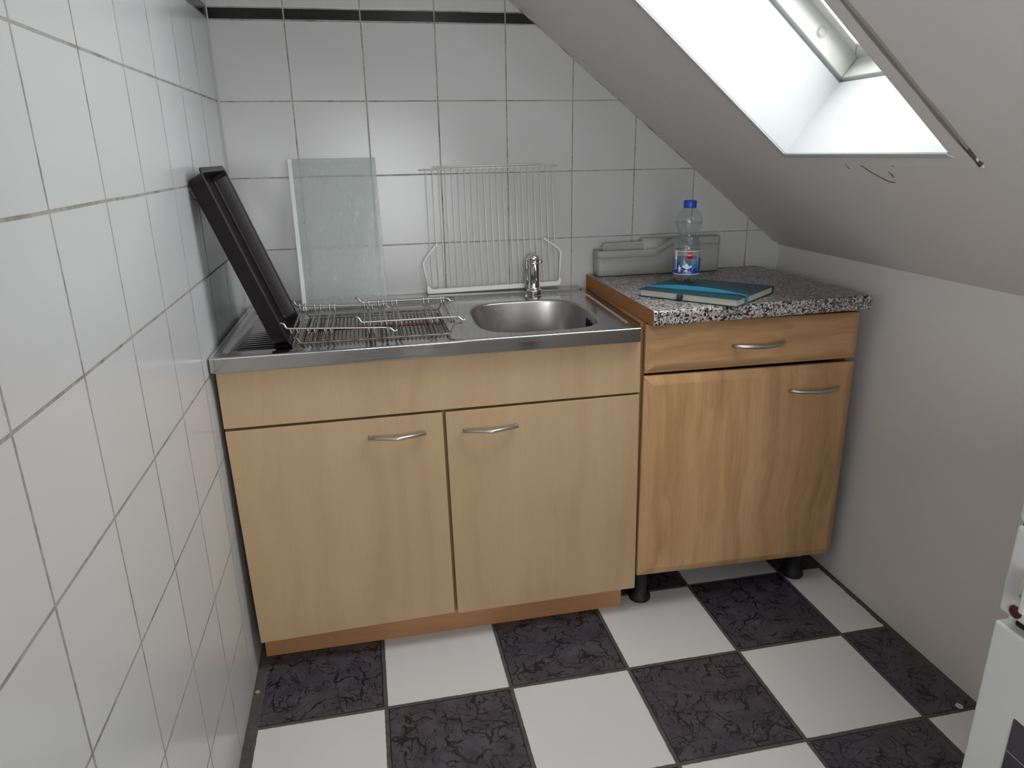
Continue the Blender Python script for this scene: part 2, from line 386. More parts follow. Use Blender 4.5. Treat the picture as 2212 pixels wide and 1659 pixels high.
M['ripple'] = t.m
t = NT('window_glass'); t.t.nodes.remove(t.b)
fr = t.n('ShaderNodeLayerWeight'); fr.inputs[0].default_value = 0.10
tr = t.n('ShaderNodeBsdfTransparent'); gl = t.n('ShaderNodeBsdfGlossy'); gl.inputs['Roughness'].default_value = 0.02
mx = t.n('ShaderNodeMixShader'); t.l(fr.outputs[0], mx.inputs[0]); t.l(tr.outputs[0], mx.inputs[1]); t.l(gl.outputs[0], mx.inputs[2]); t.l(mx.outputs[0], t.out.inputs[0]); M['pane'] = t.m

# ------------------------------------------------------------------ the room
YF = -2.9                           # wall behind the viewer
XR0, XR1, ZK = 1.692, 1.713, 0.957  # right knee wall: foot, head, height
ZC = 2.30
def slab(name, pts, thick, mat):    # polygon pushed back along its normal
    mb = MB(); pts = [Vector(p) for p in pts]
    nrm = (pts[1]-pts[0]).cross(pts[2]-pts[1]).normalized(); n = len(pts)
    back = [p - nrm*thick for p in pts]
    mb.add(pts + back, [tuple(range(n)), tuple(range(n, 2*n))[::-1]] + [(i, n+i, n+(i+1)%n, (i+1)%n) for i in range(n)])
    return mb.build(name, mat)
struct(MB().box((-0.12, YF-0.1, -0.1), (1.85, 0.12, 0.0)).build('floor', M['floor']))
struct(MB().add([(-0.1,0,-0.1),(1.85,0,-0.1),(1.85,0,1.1),(0.0,0,2.45),(-0.1,0,2.45),(-0.1,0.12,-0.1),(1.85,0.12,-0.1),(1.85,0.12,1.1),(0.0,0.12,2.45),(-0.1,0.12,2.45)],
    [(0,1,2,3,4),(9,8,7,6,5),(0,5,6,1),(1,6,7,2),(2,7,8,3),(3,8,9,4),(4,9,5,0)]).build('wall_back', M['tile_back']))
struct(MB().box((-0.12, YF-0.1, -0.1), (0.0, 0.0, 2.45)).build('wall_left', M['tile_left']))
struct(MB().add([(XR0,YF,0),(XR0,0,0),(XR1,0,ZK),(XR1,YF,ZK),(1.85,YF,0),(1.85,0,0),(1.85,0,ZK),(1.85,YF,ZK)],
    [(0,1,2,3),(7,6,5,4),(0,4,5,1),(1,5,6,2),(2,6,7,3),(3,7,4,0)]).build('wall_right', M['paint_wall']))
GX0, GX1, GZ0, GZ1 = 0.09, 0.95, 0.60, 1.50      # added window behind the viewer, for frontal fill light
struct(MB().box((-0.12, YF-0.06, -0.1), (GX0, YF, 2.45)).box((GX1, YF-0.06, -0.1), (1.85, YF, 2.45)).box((GX0, YF-0.06, GZ1), (GX1, YF, 2.45)).box((GX0, YF-0.06, -0.1), (GX1, YF, GZ0)).build('wall_front', M['paint_wall']))

# sloping ceiling with the hole for the roof window
uK = (S0.z - ZK)/0.618 * -1 ; uT = (ZC + 0.02 - S0.z)/0.618
LT = 0.014                          # lining thickness
hu0, hu1, hb, hf = OU0-LT, OU1+LT, OYB+LT, OYF-LT
us = [uK-0.12, hu0, hu1, uT]; ys = [0.05, hb, hf, YF-0.05]
mb = MB()
for t0 in (0.0,):
    idx = {}
    vsl = []
    for tt in (0.0, 0.14):
        for i, u in enumerate(us):
            for j, y in enumerate(ys):
                idx[(tt, i, j)] = len(vsl); vsl.append((sw if j in (1, 2) else sl)(u, y, tt))
    fs = []
    for tt in (0.0, 0.14):
        for i in range(3):
            for j in range(3):
                if (i, j) != (1, 1): fs.append((idx[(tt,i,j)], idx[(tt,i+1,j)], idx[(tt,i+1,j+1)], idx[(tt,i,j+1)]))
    for (a, b) in (((1,1),(2,1)), ((2,1),(2,2)), ((2,2),(1,2)), ((1,2),(1,1))):
        fs.append((idx[(0.0,*a)], idx[(0.0,*b)], idx[(0.14,*b)], idx[(0.14,*a)]))
    mb.add(vsl, fs)
ceil = struct(mb.build('ceiling', M['paint_slope']))
struct(MB().box((-0.1, YF, ZC), (0.9, 0.1, ZC+0.12)).build('ceiling', M['paint_slope']))

def strip_mesh(uy, w, t0, t1):      # narrow ribbon with thickness lying on the slope
    mb = MB(); pts = [sl(u, y) for u, y in uy]; a = []; 
    for i, p in enumerate(pts):
        d = (pts[min(i+1, len(pts)-1)] - pts[max(i-1, 0)]).normalized(); s_ = d.cross(ST).normalized()
        ww = w * (0.35 if i in (0, len(pts)-1) else 1.0) * (1 + 0.3*math.sin(i*2.3))
        a.append((p - s_*ww/2, p + s_*ww/2))
    for i in range(len(a)-1):
        q = [a[i][0], a[i+1][0], a[i+1][1], a[i][1]]
        mb.hexa([p + ST*t0 for p in q], [p + ST*t1 for p in q])
    return mb
M['crack'] = simple('crack_shadow_gap', (0.10, 0.075, 0.055), 0.9)
M['crack_soft'] = simple('cracked_filler_shade', (0.26, 0.235, 0.21), 0.9, bump=0.4, bscale=200)
for uy, w in (([(-0.0469,-0.819),(-0.0615,-0.826),(-0.0761,-0.835),(-0.0939,-0.852),(-0.1019,-0.862),(-0.1019,-0.876)], 0.0032),
              ([(-0.068,-0.884),(-0.0777,-0.887),(-0.0874,-0.883)], 0.003),
              ([(-0.0453,-0.773),(-0.0599,-0.770),(-0.0615,-0.774)], 0.0014),
              ([(-0.0437,-0.910),(-0.0502,-0.914)], 0.003)):
    strip_mesh(uy, w, -0.0006, 0.002).build('crack', M['crack'], ceil)

# roof window in its white lined shaft
win = bpy.data.objects.new('window_1', None); COL.objects.link(win); struct(win)
def ring(u0, u1, yb, yf, t0, t1, w, skip=()):   # four mitred boards round an opening, inner faces at u0,u1,yb,yf
    mb = MB(); i = [(u0,yb),(u1,yb),(u1,yf),(u0,yf)]; o = [(u0-w,yb+w),(u1+w,yb+w),(u1+w,yf-w),(u0-w,yf-w)]
    for k in range(4):
        a, b, c, d = i[k], i[(k+1)%4], o[(k+1)%4], o[k]
        if k in skip: continue
        mb.hexa([sw(*a,t0), sw(*b,t0), sw(*c,t0), sw(*d,t0)], [sw(*a,t1), sw(*b,t1), sw(*c,t1), sw(*d,t1)])
    return mb
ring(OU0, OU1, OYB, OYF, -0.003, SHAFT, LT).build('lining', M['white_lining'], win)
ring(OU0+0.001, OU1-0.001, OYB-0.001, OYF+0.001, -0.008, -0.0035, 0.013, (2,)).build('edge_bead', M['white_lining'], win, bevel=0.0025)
ring(OU0-0.010, OU1+0.01, OYB+0.010, OYF-0.010, SHAFT-0.001, SHAFT+0.010, 0.05).build('joint_seal', M['joint_grey'], win)
ring(OU0+0.004, OU1-0.004, OYB-0.004, OYF+0.004, SHAFT+0.009, SHAFT+0.12, 0.05).build('window_frame', M['window_white'], win, bevel=0.003)
s = ring(OU0+0.040, OU1-0.040, OYB-0.032, OYF+0.032, SHAFT+0.062, SHAFT+0.09, 0.040).build('sash', M['window_white'], win, bevel=0.004)
MB().hexa([sw(OU0+0.03,OYB-0.02,SHAFT+0.078), sw(OU1-0.03,OYB-0.02,SHAFT+0.078), sw(OU1-0.03,OYF+0.02,SHAFT+0.078), sw(OU0+0.03,OYF+0.02,SHAFT+0.078)],
          [sw(OU0+0.03,OYB-0.02,SHAFT+0.082), sw(OU1-0.03,OYB-0.02,SHAFT+0.082), sw(OU1-0.03,OYF+0.02,SHAFT+0.082), sw(OU0+0.03,OYF+0.02,SHAFT+0.082)]).build('pane', M['pane'], win)
for (u_, yy, sg) in ((0.112, OYB-0.004, -1), (0.112, OYF+0.004, 1)):
    mb = MB(); c = sw(u_, yy, SHAFT+0.040)
    for (r_, h0, h1) in ((0.0125, 0.0, 0.0015), (0.0090, 0.0, 0.0030)):
        rs = [[c + SU*rr*math.cos(2*PI*k/24) + ST*rr*math.sin(2*PI*k/24) + Vector((0, sg*h, 0)) for k in range(24)] for rr, h in ((r_, h0), (r_, h1))]
        mb.rings(rs, smooth=False)
    mb.build('screw_cover', M['screw_cap'], win, bevel=0.0006)
# painted boards round the opening: lower and near side
tr1 = MB()
T0, T1 = -0.0035, 0.004
tr1.hexa([sl(OU0-0.009,OYB+0.040,T0), sl(OU0-0.009,OYF-0.045,T0), sl(OU0-0.042,OYF-0.045,T0), sl(OU0-0.036,OYB+0.040,T0)],
         [sl(OU0-0.009,OYB+0.040,T1), sl(OU0-0.009,OYF-0.045,T1), sl(OU0-0.042,OYF-0.045,T1), sl(OU0-0.036,OYB+0.040,T1)])
struct(tr1.build('trim_1', M['trim_paint'], bevel=0.0008))
tr2 = MB()
tr2.hexa([sl(OU0-0.042,OYF+0.0005,T0-.0004), sw(OU1+0.04,OYF+0.0005,T0-.0004), sl(OU1+0.04,-1.1685,T0-.0004), sl(OU0-0.042,-1.1275,T0-.0004)],
         [sl(OU0-0.042,OYF+0.0005,T1), sw(OU1+0.04,OYF+0.0005,T1), sl(OU1+0.04,-1.1685,T1), sl(OU0-0.042,-1.1275,T1)])
struct(tr2.build('trim_2', M['trim_paint'], bevel=0.0008))
strip_mesh([(1.02,-1.170),(0.60,-1.1535),(0.3366,-1.1445),(0.2799,-1.142),(0.2104,-1.1385),(0.1408,-1.1355),(0.0825,-1.133),(0.0194,-1.1305),(-0.0256,-1.129)], 0.0090, -0.0048, 0.002).build('filler_joint_shade', M['crack_soft'], ceil)  # filler joint, its dark colour also stands for the shadow in the groove
strip_mesh([(0.03,-1.1315),(0.0,-1.1310),(-0.020,-1.1300),(-0.035,-1.1290)], 0.0035, -0.0052, 0.002).build('crack', M['crack'], ceil)
strip_mesh([(-0.028,-1.1290),(-0.036,-1.1310),(-0.040,-1.1270)], 0.007, -0.0052, 0.002).build('crack', M['crack'], ceil)
strip_mesh([(-0.0395,-0.600),(-0.0405,-0.70),(-0.0415,-0.80),(-0.043,-0.90),(-0.0445,-1.0)], 0.0020, -0.0008, 0.002).build('crack', M['crack_soft'], ceil)

# sealing bead along slope / back wall, and dirt line at the knee wall foot
t = NT('caulk_bead'); t.set(t.mix(t.mapr(t.noise(22, 5, 0.7), 0.45, 0.66), (0.50, 0.48, 0.45), (0.20, 0.15, 0.11)), 0.8); t.bump(t.noise(120, 3), 0.6, 0.002); M['caulk'] = t.m
mb = MB(); pts = []
for k in range(60):
    u = uK + 0.01 + (uT-uK-0.05)*k/59
    pts.append(sl(u, -0.0012 + 0.0012*random.random(), -0.0012 + 0.0012*random.random()))
mb.tube(pts, [0.0022 + 0.0012*random.random() for _ in pts], 6)
struct(mb.build('trim_3', M['caulk']))
mb = MB(); pts = []
for k in range(60): pts.append((0.0008, -0.0008, 0.86 + (2.29-0.86)*k/59))
mb.tube(pts, [0.0016 + 0.0010*random.random() for _ in pts], 6); struct(mb.build('trim_4', M['white_lining']))
mb = MB(); pts = []
for k in range(60): pts.append((XR1+0.001, -0.002 - 2.4*k/59, ZK-0.001))
mb.tube(pts, [0.0016 + 0.0012*random.random() for _ in pts], 6); struct(mb.build('trim_5', M['paint_wall']))

# unseen window added behind the viewer to even out light on the back wall
dr = struct(MB().box((GX0, YF-0.05, GZ0), (GX0+0.05, YF-0.01, GZ1)).box((GX1-0.05, YF-0.05, GZ0), (GX1, YF-0.01, GZ1)).box((GX0+.05, YF-0.05, GZ1-0.05), (GX1-.05, YF-0.01, GZ1)).box((GX0+.05, YF-0.05, GZ0), (GX1-.05, YF-0.01, GZ0+.05)).build('fill_window', M['window_white']))
MB().box((GX0+.04, YF-0.032, GZ0+.04), (GX1-.04, YF-0.028, GZ1-.04)).build('pane', M['pane'], dr)

# ------------------------------------------------------------------ sink top
C_BL, C_BR, C_FR, C_FL = (Vector(p) for p in ((0.012,-0.004), (1.030,-0.004), (1.008,-0.573), (0.003,-0.588)))
ZS = 0.845
def bil(u, v):     # u, v in metres from the back-left corner of a 1.0 x 0.58 top
    s_, r_ = u/1.0, v/0.58
    p = C_BL*(1-s_)*(1-r_) + C_BR*s_*(1-r_) + C_FR*s_*r_ + C_FL*(1-s_)*r_
    return p
def sstep(a, b, x):
    t_ = max(0.0, min(1.0, (x-a)/(b-a))); return t_*t_*(3-2*t_)
def rrd(u, v, u0, u1, v0, v1, r):   # signed distance outside a rounded rectangle
    cu, cv = (u0+u1)/2, (v0+v1)/2; qx = abs(u-cu)-(u1-u0)/2+r; qy = abs(v-cv)-(v1-v0)/2+r
    return math.hypot(max(qx,0), max(qy,0)) + min(max(qx,qy),0) - r
def hs(u, v):
    z = 0.0
    d = rrd(u, v, 0.018, 0.985, -0.3, 0.068, 0.03)          # raised ledge with the tap
    z += 0.0065*(1-sstep(-0.007, 0.004, d))
    d = rrd(u, v, 0.020, 0.572, 0.085, 0.552, 0.02)         # sunken drainer
    z -= 0.0060*(1-sstep(-0.012, 0.0, d))
    z -= 0.0025*(1-sstep(-0.008, 0.0, rrd(u, v, 0.560, 0.985, 0.085, 0.555, 0.05)))
    if 0.03 < u < 0.545 and 0.145 < v < 0.505:              # grooves
        k = (v-0.155)/0.0205; f = k - math.floor(k)
        e = sstep(0.032, 0.055, u)*(1-sstep(0.51, 0.54, u))*sstep(0.15, 0.156, v)*(1-sstep(0.497, 0.503, v))
        z += 0.0048*e*(1-abs(2*f-1)**1.6)
    dd = math.hypot(u-0.566, v-0.528)
    z += 0.0012*math.exp(-((dd-0.009)/0.0016)**2)
    return z
sink = thing('kitchen_sink', (0.5, -0.3, ZS), 'stainless steel sink top with ribbed drainer on the left and one bowl', 'sink')
IN = 0.010
mb = MB(); NU, NV = 170, 280
u0, u1, v0, v1 = IN, 0.585, IN, 0.58-IN
vs_ = []
for j in range(NV+1):
    v = v0 + (v1-v0)*j/NV
    for i in range(NU+1):
        u = u0 + (u1-u0)*i/NU; p = bil(u, v); vs_.append((p.x, p.y, ZS + hs(u, v)))
mb.add(vs_, [(j*(NU+1)+i, j*(NU+1)+i+1, (j+1)*(NU+1)+i+1, (j+1)*(NU+1)+i) for j in range(NV) for i in range(NU)], True)
# plate around the bowl
bc = (0.768, 0.342); ba, bb = 0.164, 0.192
def srad(a_):
    c, s_ = abs(math.cos(a_)), abs(math.sin(a_)); return 1/(((c/ba)**3.6 + (s_/bb)**3.6)**(1/3.6))
per = []
U0, U1, V0, V1 = 0.585, 1.0-IN, IN, 0.58-IN
for k in range(60): per.append((U0 + (U1-U0)*k/60, V0))
for k in range(70): per.append((U1, V0 + (V1-V0)*k/70))
for k in range(60): per.append((U1 - (U1-U0)*k/60, V1))
for k in range(70): per.append((U0, V1 - (V1-V0)*k/70))
angs = [math.atan2(v-bc[1], u-bc[0]) for u, v in per]
bowl_edge = [(bc[0]+srad(a_)*math.cos(a_), bc[1]+srad(a_)*math.sin(a_)) for a_ in angs]
rs = []
for k in range(41):
    f = k/40; r_ = []
    for (a, b), (c, d) in zip(per, bowl_edge):
        u, v = a + (c-a)*f, b + (d-b)*f; p = bil(u, v); r_.append(Vector((p.x, p.y, ZS + hs(u, v))))
    rs.append(r_)
mb.rings(rs, False, False)
mb.build('drainer_board', M['steel_top'], sink)
# rolled rim and front apron, swept round the outline
prof = [(IN+0.001, 0.0), (0.0040, 0.0), (0.0032, 0.0), (0.0009, -0.0008), (0.0, -0.0030), (0.0, -0.0038), (0.0, -0.0330), (0.0, -0.0340), (0.0010, -0.0355), (0.006, -0.036)]
rs = []
corn = []
cr = 0.006
for (cx, cy, a0) in ((1.0-cr, cr, -90), (1.0-cr, 0.58-cr, 0), (cr, 0.58-cr, 90), (cr, cr, 180)):
    for k in range(6):
        a_ = math.radians(a0 + 90*k/5); corn.append((cx, cy, math.cos(a_), math.sin(a_)))
for ins, dz in prof:
    r_ = []
    for cx, cy, ca, sa in corn:
        if ins >= cr: 
            u = cx + (cr-ins)*(1 if ca > 0.0 or (abs(ca) < 1e-9 and cx > .5) else -1); v = cy + (cr-ins)*(1 if cy > .3 else -1)
            u = (1.0-ins) if cx > .5 else ins
            v = (0.58-ins) if cy > .3 else ins
        else: u, v = cx + (cr-ins)*ca, cy + (cr-ins)*sa
        p = bil(u, v); r_.append(Vector((p.x, p.y, ZS + dz + (hs(u, v) if dz == 0 else (hs(u, v) if dz > -0.005 else 0)))))
    rs.append(r_)
mbr = MB().rings(rs, False, False); rim = mbr.build('rim', M['steel_apron'], sink)
# bowl
mb = MB(); DB = 0.150; rs = []
def bring(scale_in, dz, pw=1.0):
    r_ = []
    for (u, v) in bowl_edge:
        du, dv = u-bc[0], v-bc[1]; L = math.hypot(du, dv); q = max(0.0, (L - scale_in)/L)
        p = bil(bc[0]+du*q, bc[1]+dv*q); r_.append(Vector((p.x, p.y, ZS + hs(u, v) + dz)))
    return r_
for k in range(7):
    a_ = PI/2*k/6; rs.append(bring(0.007*math.sin(a_), -0.007*(1-math.cos(a_))))
for k in range(1, 10): rs.append(bring(0.007 + 0.016*k/9, -0.007 - (DB-0.042)*k/9))
for k in range(1, 9):
    a_ = PI/2*k/8; rs.append(bring(0.023 + 0.035*(1-math.cos(a_)), -0.007-(DB-0.042) - 0.035*math.sin(a_)))
for k in range(1, 8): rs.append(bring(0.058 + 0.075*k/8, -DB - 0.0006*k))
mb.rings(rs, False, True)
mb.build('bowl', M['steel_bowl'], sink)
# overflow slots in the right wall of the bowl
mb = MB()
for k, (dv, ln, dz0) in enumerate(((-0.030, 0.026, 0), (-0.018, 0.018, -.003), (-0.006, 0.026, 0), (0.006, 0.018, -.005), (0.016, 0.026, -.003))):
    v = bc[1] + 0.030 + dv
    zz = ZS - 0.022 + dz0
    pu = bc[0] + ba - 0.0095
    p = bil(pu, v); q = bil(pu, v + 0.0028); p2 = bil(pu-0.0035, v); q2 = bil(pu-0.0035, v+0.0028)
    mb.hexa([(p2.x-.0012,p2.y,zz-ln),(q2.x-.0012,q2.y,zz-ln),(q2.x,q2.y,zz),(p2.x,p2.y,zz)], [(p.x+.004,p.y,zz-ln),(q.x+.004,q.y,zz-ln),(q.x+.004,q.y,zz),(p.x+.004,p.y,zz)])
mb.build('overflow', M['dark_gap'], sink)
p = bil(*bc)
MB().lathe([(0.0, 0.002), (0.018, 0.0025), (0.034, 0.004), (0.040, 0.0035), (0.042, 0.0)], (p.x, p.y, ZS-DB-0.0075), 32, True, False).build('drain', M['chrome'], sink)

# ------------------------------------------------------------------ sink cabinet
def yf(x): return -0.568 + 0.02*x            # plane of the fronts
TH = 0.018
def front(name, tl, tr, bl, br, mat, parent, yfn=yf, th=TH, bev=0.0012, label=None):
    P = [(tl[0], yfn(tl[0]), tl[1]), (tr[0], yfn(tr[0]), tr[1]), (br[0], yfn(br[0]), br[1]), (bl[0], yfn(bl[0]), bl[1])]
    mb = MB().hexa(P, [(x, y+th, z) for x, y, z in P]); return mb.build(name, mat, parent, bevel=bev, label=label)
sc = thing('sink_cabinet', (0.5, -0.30, 0.0), 'pale birch sink cabinet with two doors under the steel sink top', 'cabinet')
carc = MB()
def yb(x): return yf(x) + TH + 0.002
def vpanel(x0, x1, z0, z1, y1=-0.012, mbx=carc, yfn=yb):
    mbx.prism([(x0, yfn(x0)), (x1, yfn(x1)), (x1, y1), (x0, y1)], z0, z1)
vpanel(0.016, 0.032, 0.088, 0.806); vpanel(0.992, 1.006, 0.088, 0.806)
carc.prism([(0.032, yb(0.03)), (0.992, yb(0.99)), (0.992, -0.012), (0.032, -0.012)], 0.088, 0.104)
carc.box((0.032, -0.016, 0.104), (0.992, -0.012, 0.650))
vpanel(0.502, 0.534, 0.104, 0.800, -0.50)
carc.prism([(0.032, yb(0.03)+0.05), (0.992, yb(0.99)+0.05), (0.992, yb(0.99)+0.068), (0.032, yb(0.03)+0.068)], 0.655, 0.668)
carc.build('carcass', M['carcass'], sc)
front('fascia', (0.010, 0.8075), (1.014, 0.8075), (0.010, 0.6715), (1.017, 0.6685), M['birch'], sc)
d1 = front('door', (0.011, 0.6650), (0.5075, 0.6635), (0.020, 0.0895), (0.5145, 0.0935), M['birch'], sc)
d2 = front('door', (0.5150, 0.6630), (1.0160, 0.6625), (0.5225, 0.0895), (1.0260, 0.0845), M['birch'], sc)
def vhandle(xl, xr, z, parent):
    y0 = yf(xl); ym = (xl+xr)/2
    pts = [(xl, y0-0.0115, z), (ym, y0-0.0315, z), (xr, y0-0.0115, z)]
    mb = MB().tube(fillet(pts, 0.004, 4), 0.0046, 14)
    h = mb.build('handle', M['handle_alu'], parent)
    for x in (xl+0.004, xr-0.004):
        MB().tube([(x, y0+0.001, z), (x, y0-0.0115, z)], 0.0040, 12).build('handle_post', M['handle_alu'], h)
vhandle(0.329, 0.464, 0.6195, d1); vhandle(0.556, 0.692, 0.6145, d2)
MB().box((0.016, -0.505, 0.0), (1.002, -0.489, 0.087)).build('plinth', M['plinth'], sc, bevel=0.001)

# ------------------------------------------------------------------ base cabinet on the right
def y2(x): return -0.555 + 0.025/0.62*(x-1.03)
bcab = thing('base_cabinet', (1.34, -0.28, 0.0), 'beech base cabinet with a drawer above one door, on black feet', 'cabinet')
cb = MB()
def y2b(x): return y2(x) + 0.027
def side(x0, x1, xb0, xb1, z0, z1): cb.prism([(x0, y2b(x0)), (x1, y2b(x1)), (xb1, -0.012), (xb0, -0.012)], z0, z1)
side(1.0185, 1.0345, 1.0375, 1.0535, 0.118, 0.8460); side(1.634, 1.650, 1.638, 1.654, 0.108, 0.8460)
def z_b(x): return 0.128 - 0.03*(x-1.03)/0.62
cb.hexa([(1.034, y2b(1.03), 0.126), (1.636, y2b(1.63), 0.104), (1.636, y2b(1.63), 0.120), (1.034, y2b(1.03), 0.142)],
        [(1.052, -0.012, 0.126), (1.638, -0.012, 0.104), (1.638, -0.012, 0.120), (1.052, -0.012, 0.142)])
cb.box((1.052, -0.016, 0.125), (1.640, -0.0125, 0.800))
cb.build('carcass', M['carcass'], bcab)
def raised(name, tl, tr, br, bl, mat, parent, ins=0.024, drop=0.0085, th=0.020):
    q = [Vector(p) for p in (tl, tr, br, bl)]
    c = sum(q, Vector((0, 0)))/4
    def inset(d):
        n = 4; out = []
        for i in range(4):
            a, b, c_ = q[i-1], q[i], q[(i+1)%4]
            e0 = (b-a).normalized(); e1 = (c_-b).normalized()
            out.append(b - e0*d + e1*d)
        return out
    rings_ = []
    for d, dy in ((0.0, th), (0.0, drop+0.003), (0.0008, drop+0.0012), (0.0030, drop), (ins*0.5, drop*0.55), (ins, 0.0)):
        rings_.append([Vector((p.x, y2(p.x)+dy, p.y)) for p in inset(d)])
    o = MB().rings(rings_, True, True, smooth=False).build(name, mat, parent, bevel=0.0008)
    return o
dw = raised('drawer', (1.0255, 0.8440), (1.6500, 0.8350), (1.6510, 0.7065), (1.0285, 0.7165), M['beech_h'], bcab)
do = raised('door', (1.0275, 0.7100), (1.6525, 0.6955), (1.6585, 0.0925), (1.0315, 0.1220), M['beech_v'], bcab)
def bow(xl, xr, zl, zr, parent):
    pts = []; n = 18
    for k in range(n+1):
        f = k/n; x = xl + (xr-xl)*f; pts.append((x, y2(x) + 0.001 - 0.030*(math.sin(PI*f)**0.62), zl + (zr-zl)*f))
    MB().tube(pts, [0.0048 + 0.0012*math.sin(PI*k/n) for k in range(n+1)], 12).build('handle', M['handle_nickel'], parent)
bow(1.268, 1.419, 0.7735, 0.7720, dw); bow(1.449, 1.604, 0.6335, 0.6290, do)
for (x, y) in ((1.070, -0.478), (1.575, -0.470), (1.085, -0.07), (1.590, -0.07)):
    zt_ = 0.126 - (x-1.03)*0.035
    MB().lathe([(0.0, 0.0), (0.030, 0.0), (0.032, 0.004), (0.031, 0.014), (0.022, 0.020), (0.019, 0.030), (0.019, zt_-0.012), (0.026, zt_-0.008), (0.026, zt_), (0, zt_)], (x, y, 0), 28).build('leg', M['black'], bcab)

# ------------------------------------------------------------------ worktop
wt = thing('worktop', (1.34, -0.28, 0.846), 'speckled granite-look worktop on the beech base cabinet', 'worktop')
WB, WZ = 0.8465, 0.885
def wprof(x0y, x1y):
    pass
# cross-section swept from left to right: rounded front edge
FLp, FRp = Vector((1.0335, -0.5760)), Vector((1.6590, -0.5490))
BLp, BRp = Vector((1.0405, -0.0015)), Vector((1.6350, -0.0015))
th_ = WZ - WB
sec = [(0.0, 0.0)] 
cs = [(1.0, 0.0)]
rr = 0.009
sect = [(0.0, 0.0), (-0.004, 0.0)]    # filled below: (distance back from the front, height)
sect = [(0.003, 0.0)] + [(rr - rr*math.cos(a_), th_ - rr + rr*math.sin(a_)) for a_ in [PI/2*k/7 for k in range(8)]]
sect = [(0.006, 0.0), (0.0015, 0.0015), (0.0, 0.006)] + sect[1:]
def wrow(F, B, dx=0):
    d = (B-F); L = d.length; d.normalize(); out = []
    for a_, h in sect: out.append(Vector((F.x + d.x*a_, F.y + d.y*a_, WB + h)))
    out.append(Vector((B.x, B.y, WZ))); out.append(Vector((B.x, B.y, WB))); return out
Lr, Rr = wrow(FLp + Vector((0.0012, 0)), BLp + Vector((0.0012, 0))), wrow(FRp, BRp)
n = len(Lr)
mb = MB(); mb.add(Lr + Rr, [(i, (i+1)%n, n+(i+1)%n, n+i) for i in range(n)] + [tuple(range(n))[::-1], tuple(range(n, 2*n))])
o = mb.build('slab', M['granite'], wt, bevel=0.0)
for k, p_ in enumerate(o.data.polygons): p_.use_smooth = False
L0 = wrow(FLp, BLp)
mb = MB(); mb.add(L0 + Lr, [(i, (i+1)%n, n+(i+1)%n, n+i) for i in range(n)] + [tuple(range(n))[::-1], tuple(range(n, 2*n))])
mb.build('raw_edge', M['chipboard'], wt, label='raw brown chipboard end')

# ------------------------------------------------------------------ tap
tp = thing('mixer_tap', (0.857, -0.050, 0.852), 'chrome mixer tap on the back ledge of the steel sink', 'tap')
c = (0.857, -0.052, 0.8515)
MB().lathe([(0, 0), (0.0235, 0), (0.0240, 0.002), (0.0225, 0.0045), (0.0190, 0.007), (0.0178, 0.012), (0.0172, 0.030), (0.0172, 0.082), (0.0180, 0.083), (0.0180, 0.088), (0.0172, 0.089)], c, 36).build('body', M['chrome'], tp)
MB().lathe([(0.0165, 0.089), (0.0178, 0.090), (0.0180, 0.101), (0.0165, 0.107), (0.0120, 0.1105), (0.0, 0.1120)], c, 36).build('cap', M['chrome'], tp)
MB().tube(fillet([(0.841, -0.036, 0.858), (0.8385, -0.036, 0.925), (0.840, -0.036, 0.944), (0.852, -0.042, 0.950)], 0.010), [0.0075]*1 + [0.0085]*11 if False else 0.0085, 14).build('spout', M['chrome'], tp)
MB().tube([(0.866, -0.050, 0.937), (0.877, -0.046, 0.9385), (0.882, -0.044, 0.9385)], [0.005, 0.0065, 0.0075], 12).build('lever', M['chrome'], tp)
MB().lathe([(0.0, 0), (0.0072, 0.0005), (0.0075, 0.008), (0.0, 0.0095)], (0.8800, -0.045, 0.918), 14).build('lever_joint', M['chrome'], tp) if False else None

# ------------------------------------------------------------------ baking tray leaning on the left wall
tray = thing('baking_tray', (0.17, -0.38, 0.846), 'dark enamel baking tray leaning upright against the left tiled wall', 'tray')
B0 = Vector((0.172, 0, 0.846)); Tn = Vector((0.030, 0, 1.240)) - B0; LT_ = Tn.length; ta = Tn.normalized(); tn = Vector((ta.z, 0, -ta.x))  # tn: out of the tray, towards the room
YA, YB_ = -0.530, -0.238            # near and far side of the rim
def tp_(a, y, n_): v_ = B0 + ta*a + tn*n_; return Vector((v_.x, y, v_.z))
D = 0.036
def trect(ins, n_, r=0.018, k=5):
    out = []; a0, a1, y0, y1 = ins, LT_-ins, YA+ins, YB_-ins; r = max(r-ins*0.3, 0.006)
    for (ca, cy, s0) in ((a0+r, y0+r, 180), (a1-r, y0+r, 270), (a1-r, y1-r, 0), (a0+r, y1-r, 90)):
        for q in range(k+1):
            w = math.radians(s0 + 90*q/k); out.append(tp_(ca + r*math.cos(w), cy + r*math.sin(w), n_))
    return out
mb = MB()
mb.rings([trect(0.0004, -0.0022), trect(0.0, -0.0006), trect(0.0006, 0.0), trect(0.0100, 0.0), trect(0.0112, -0.0006), trect(0.0118, -0.003), trect(0.016, -D+0.006), trect(0.019, -D+0.001), trect(0.026, -D)], False, True)
mb.rings([trect(0.0004, -0.0022), trect(0.0090, -0.0028), trect(0.0100, -0.006), trect(0.0145, -D+0.004), trect(0.018, -D-0.001), trect(0.026, -D-0.0015)], False, True)
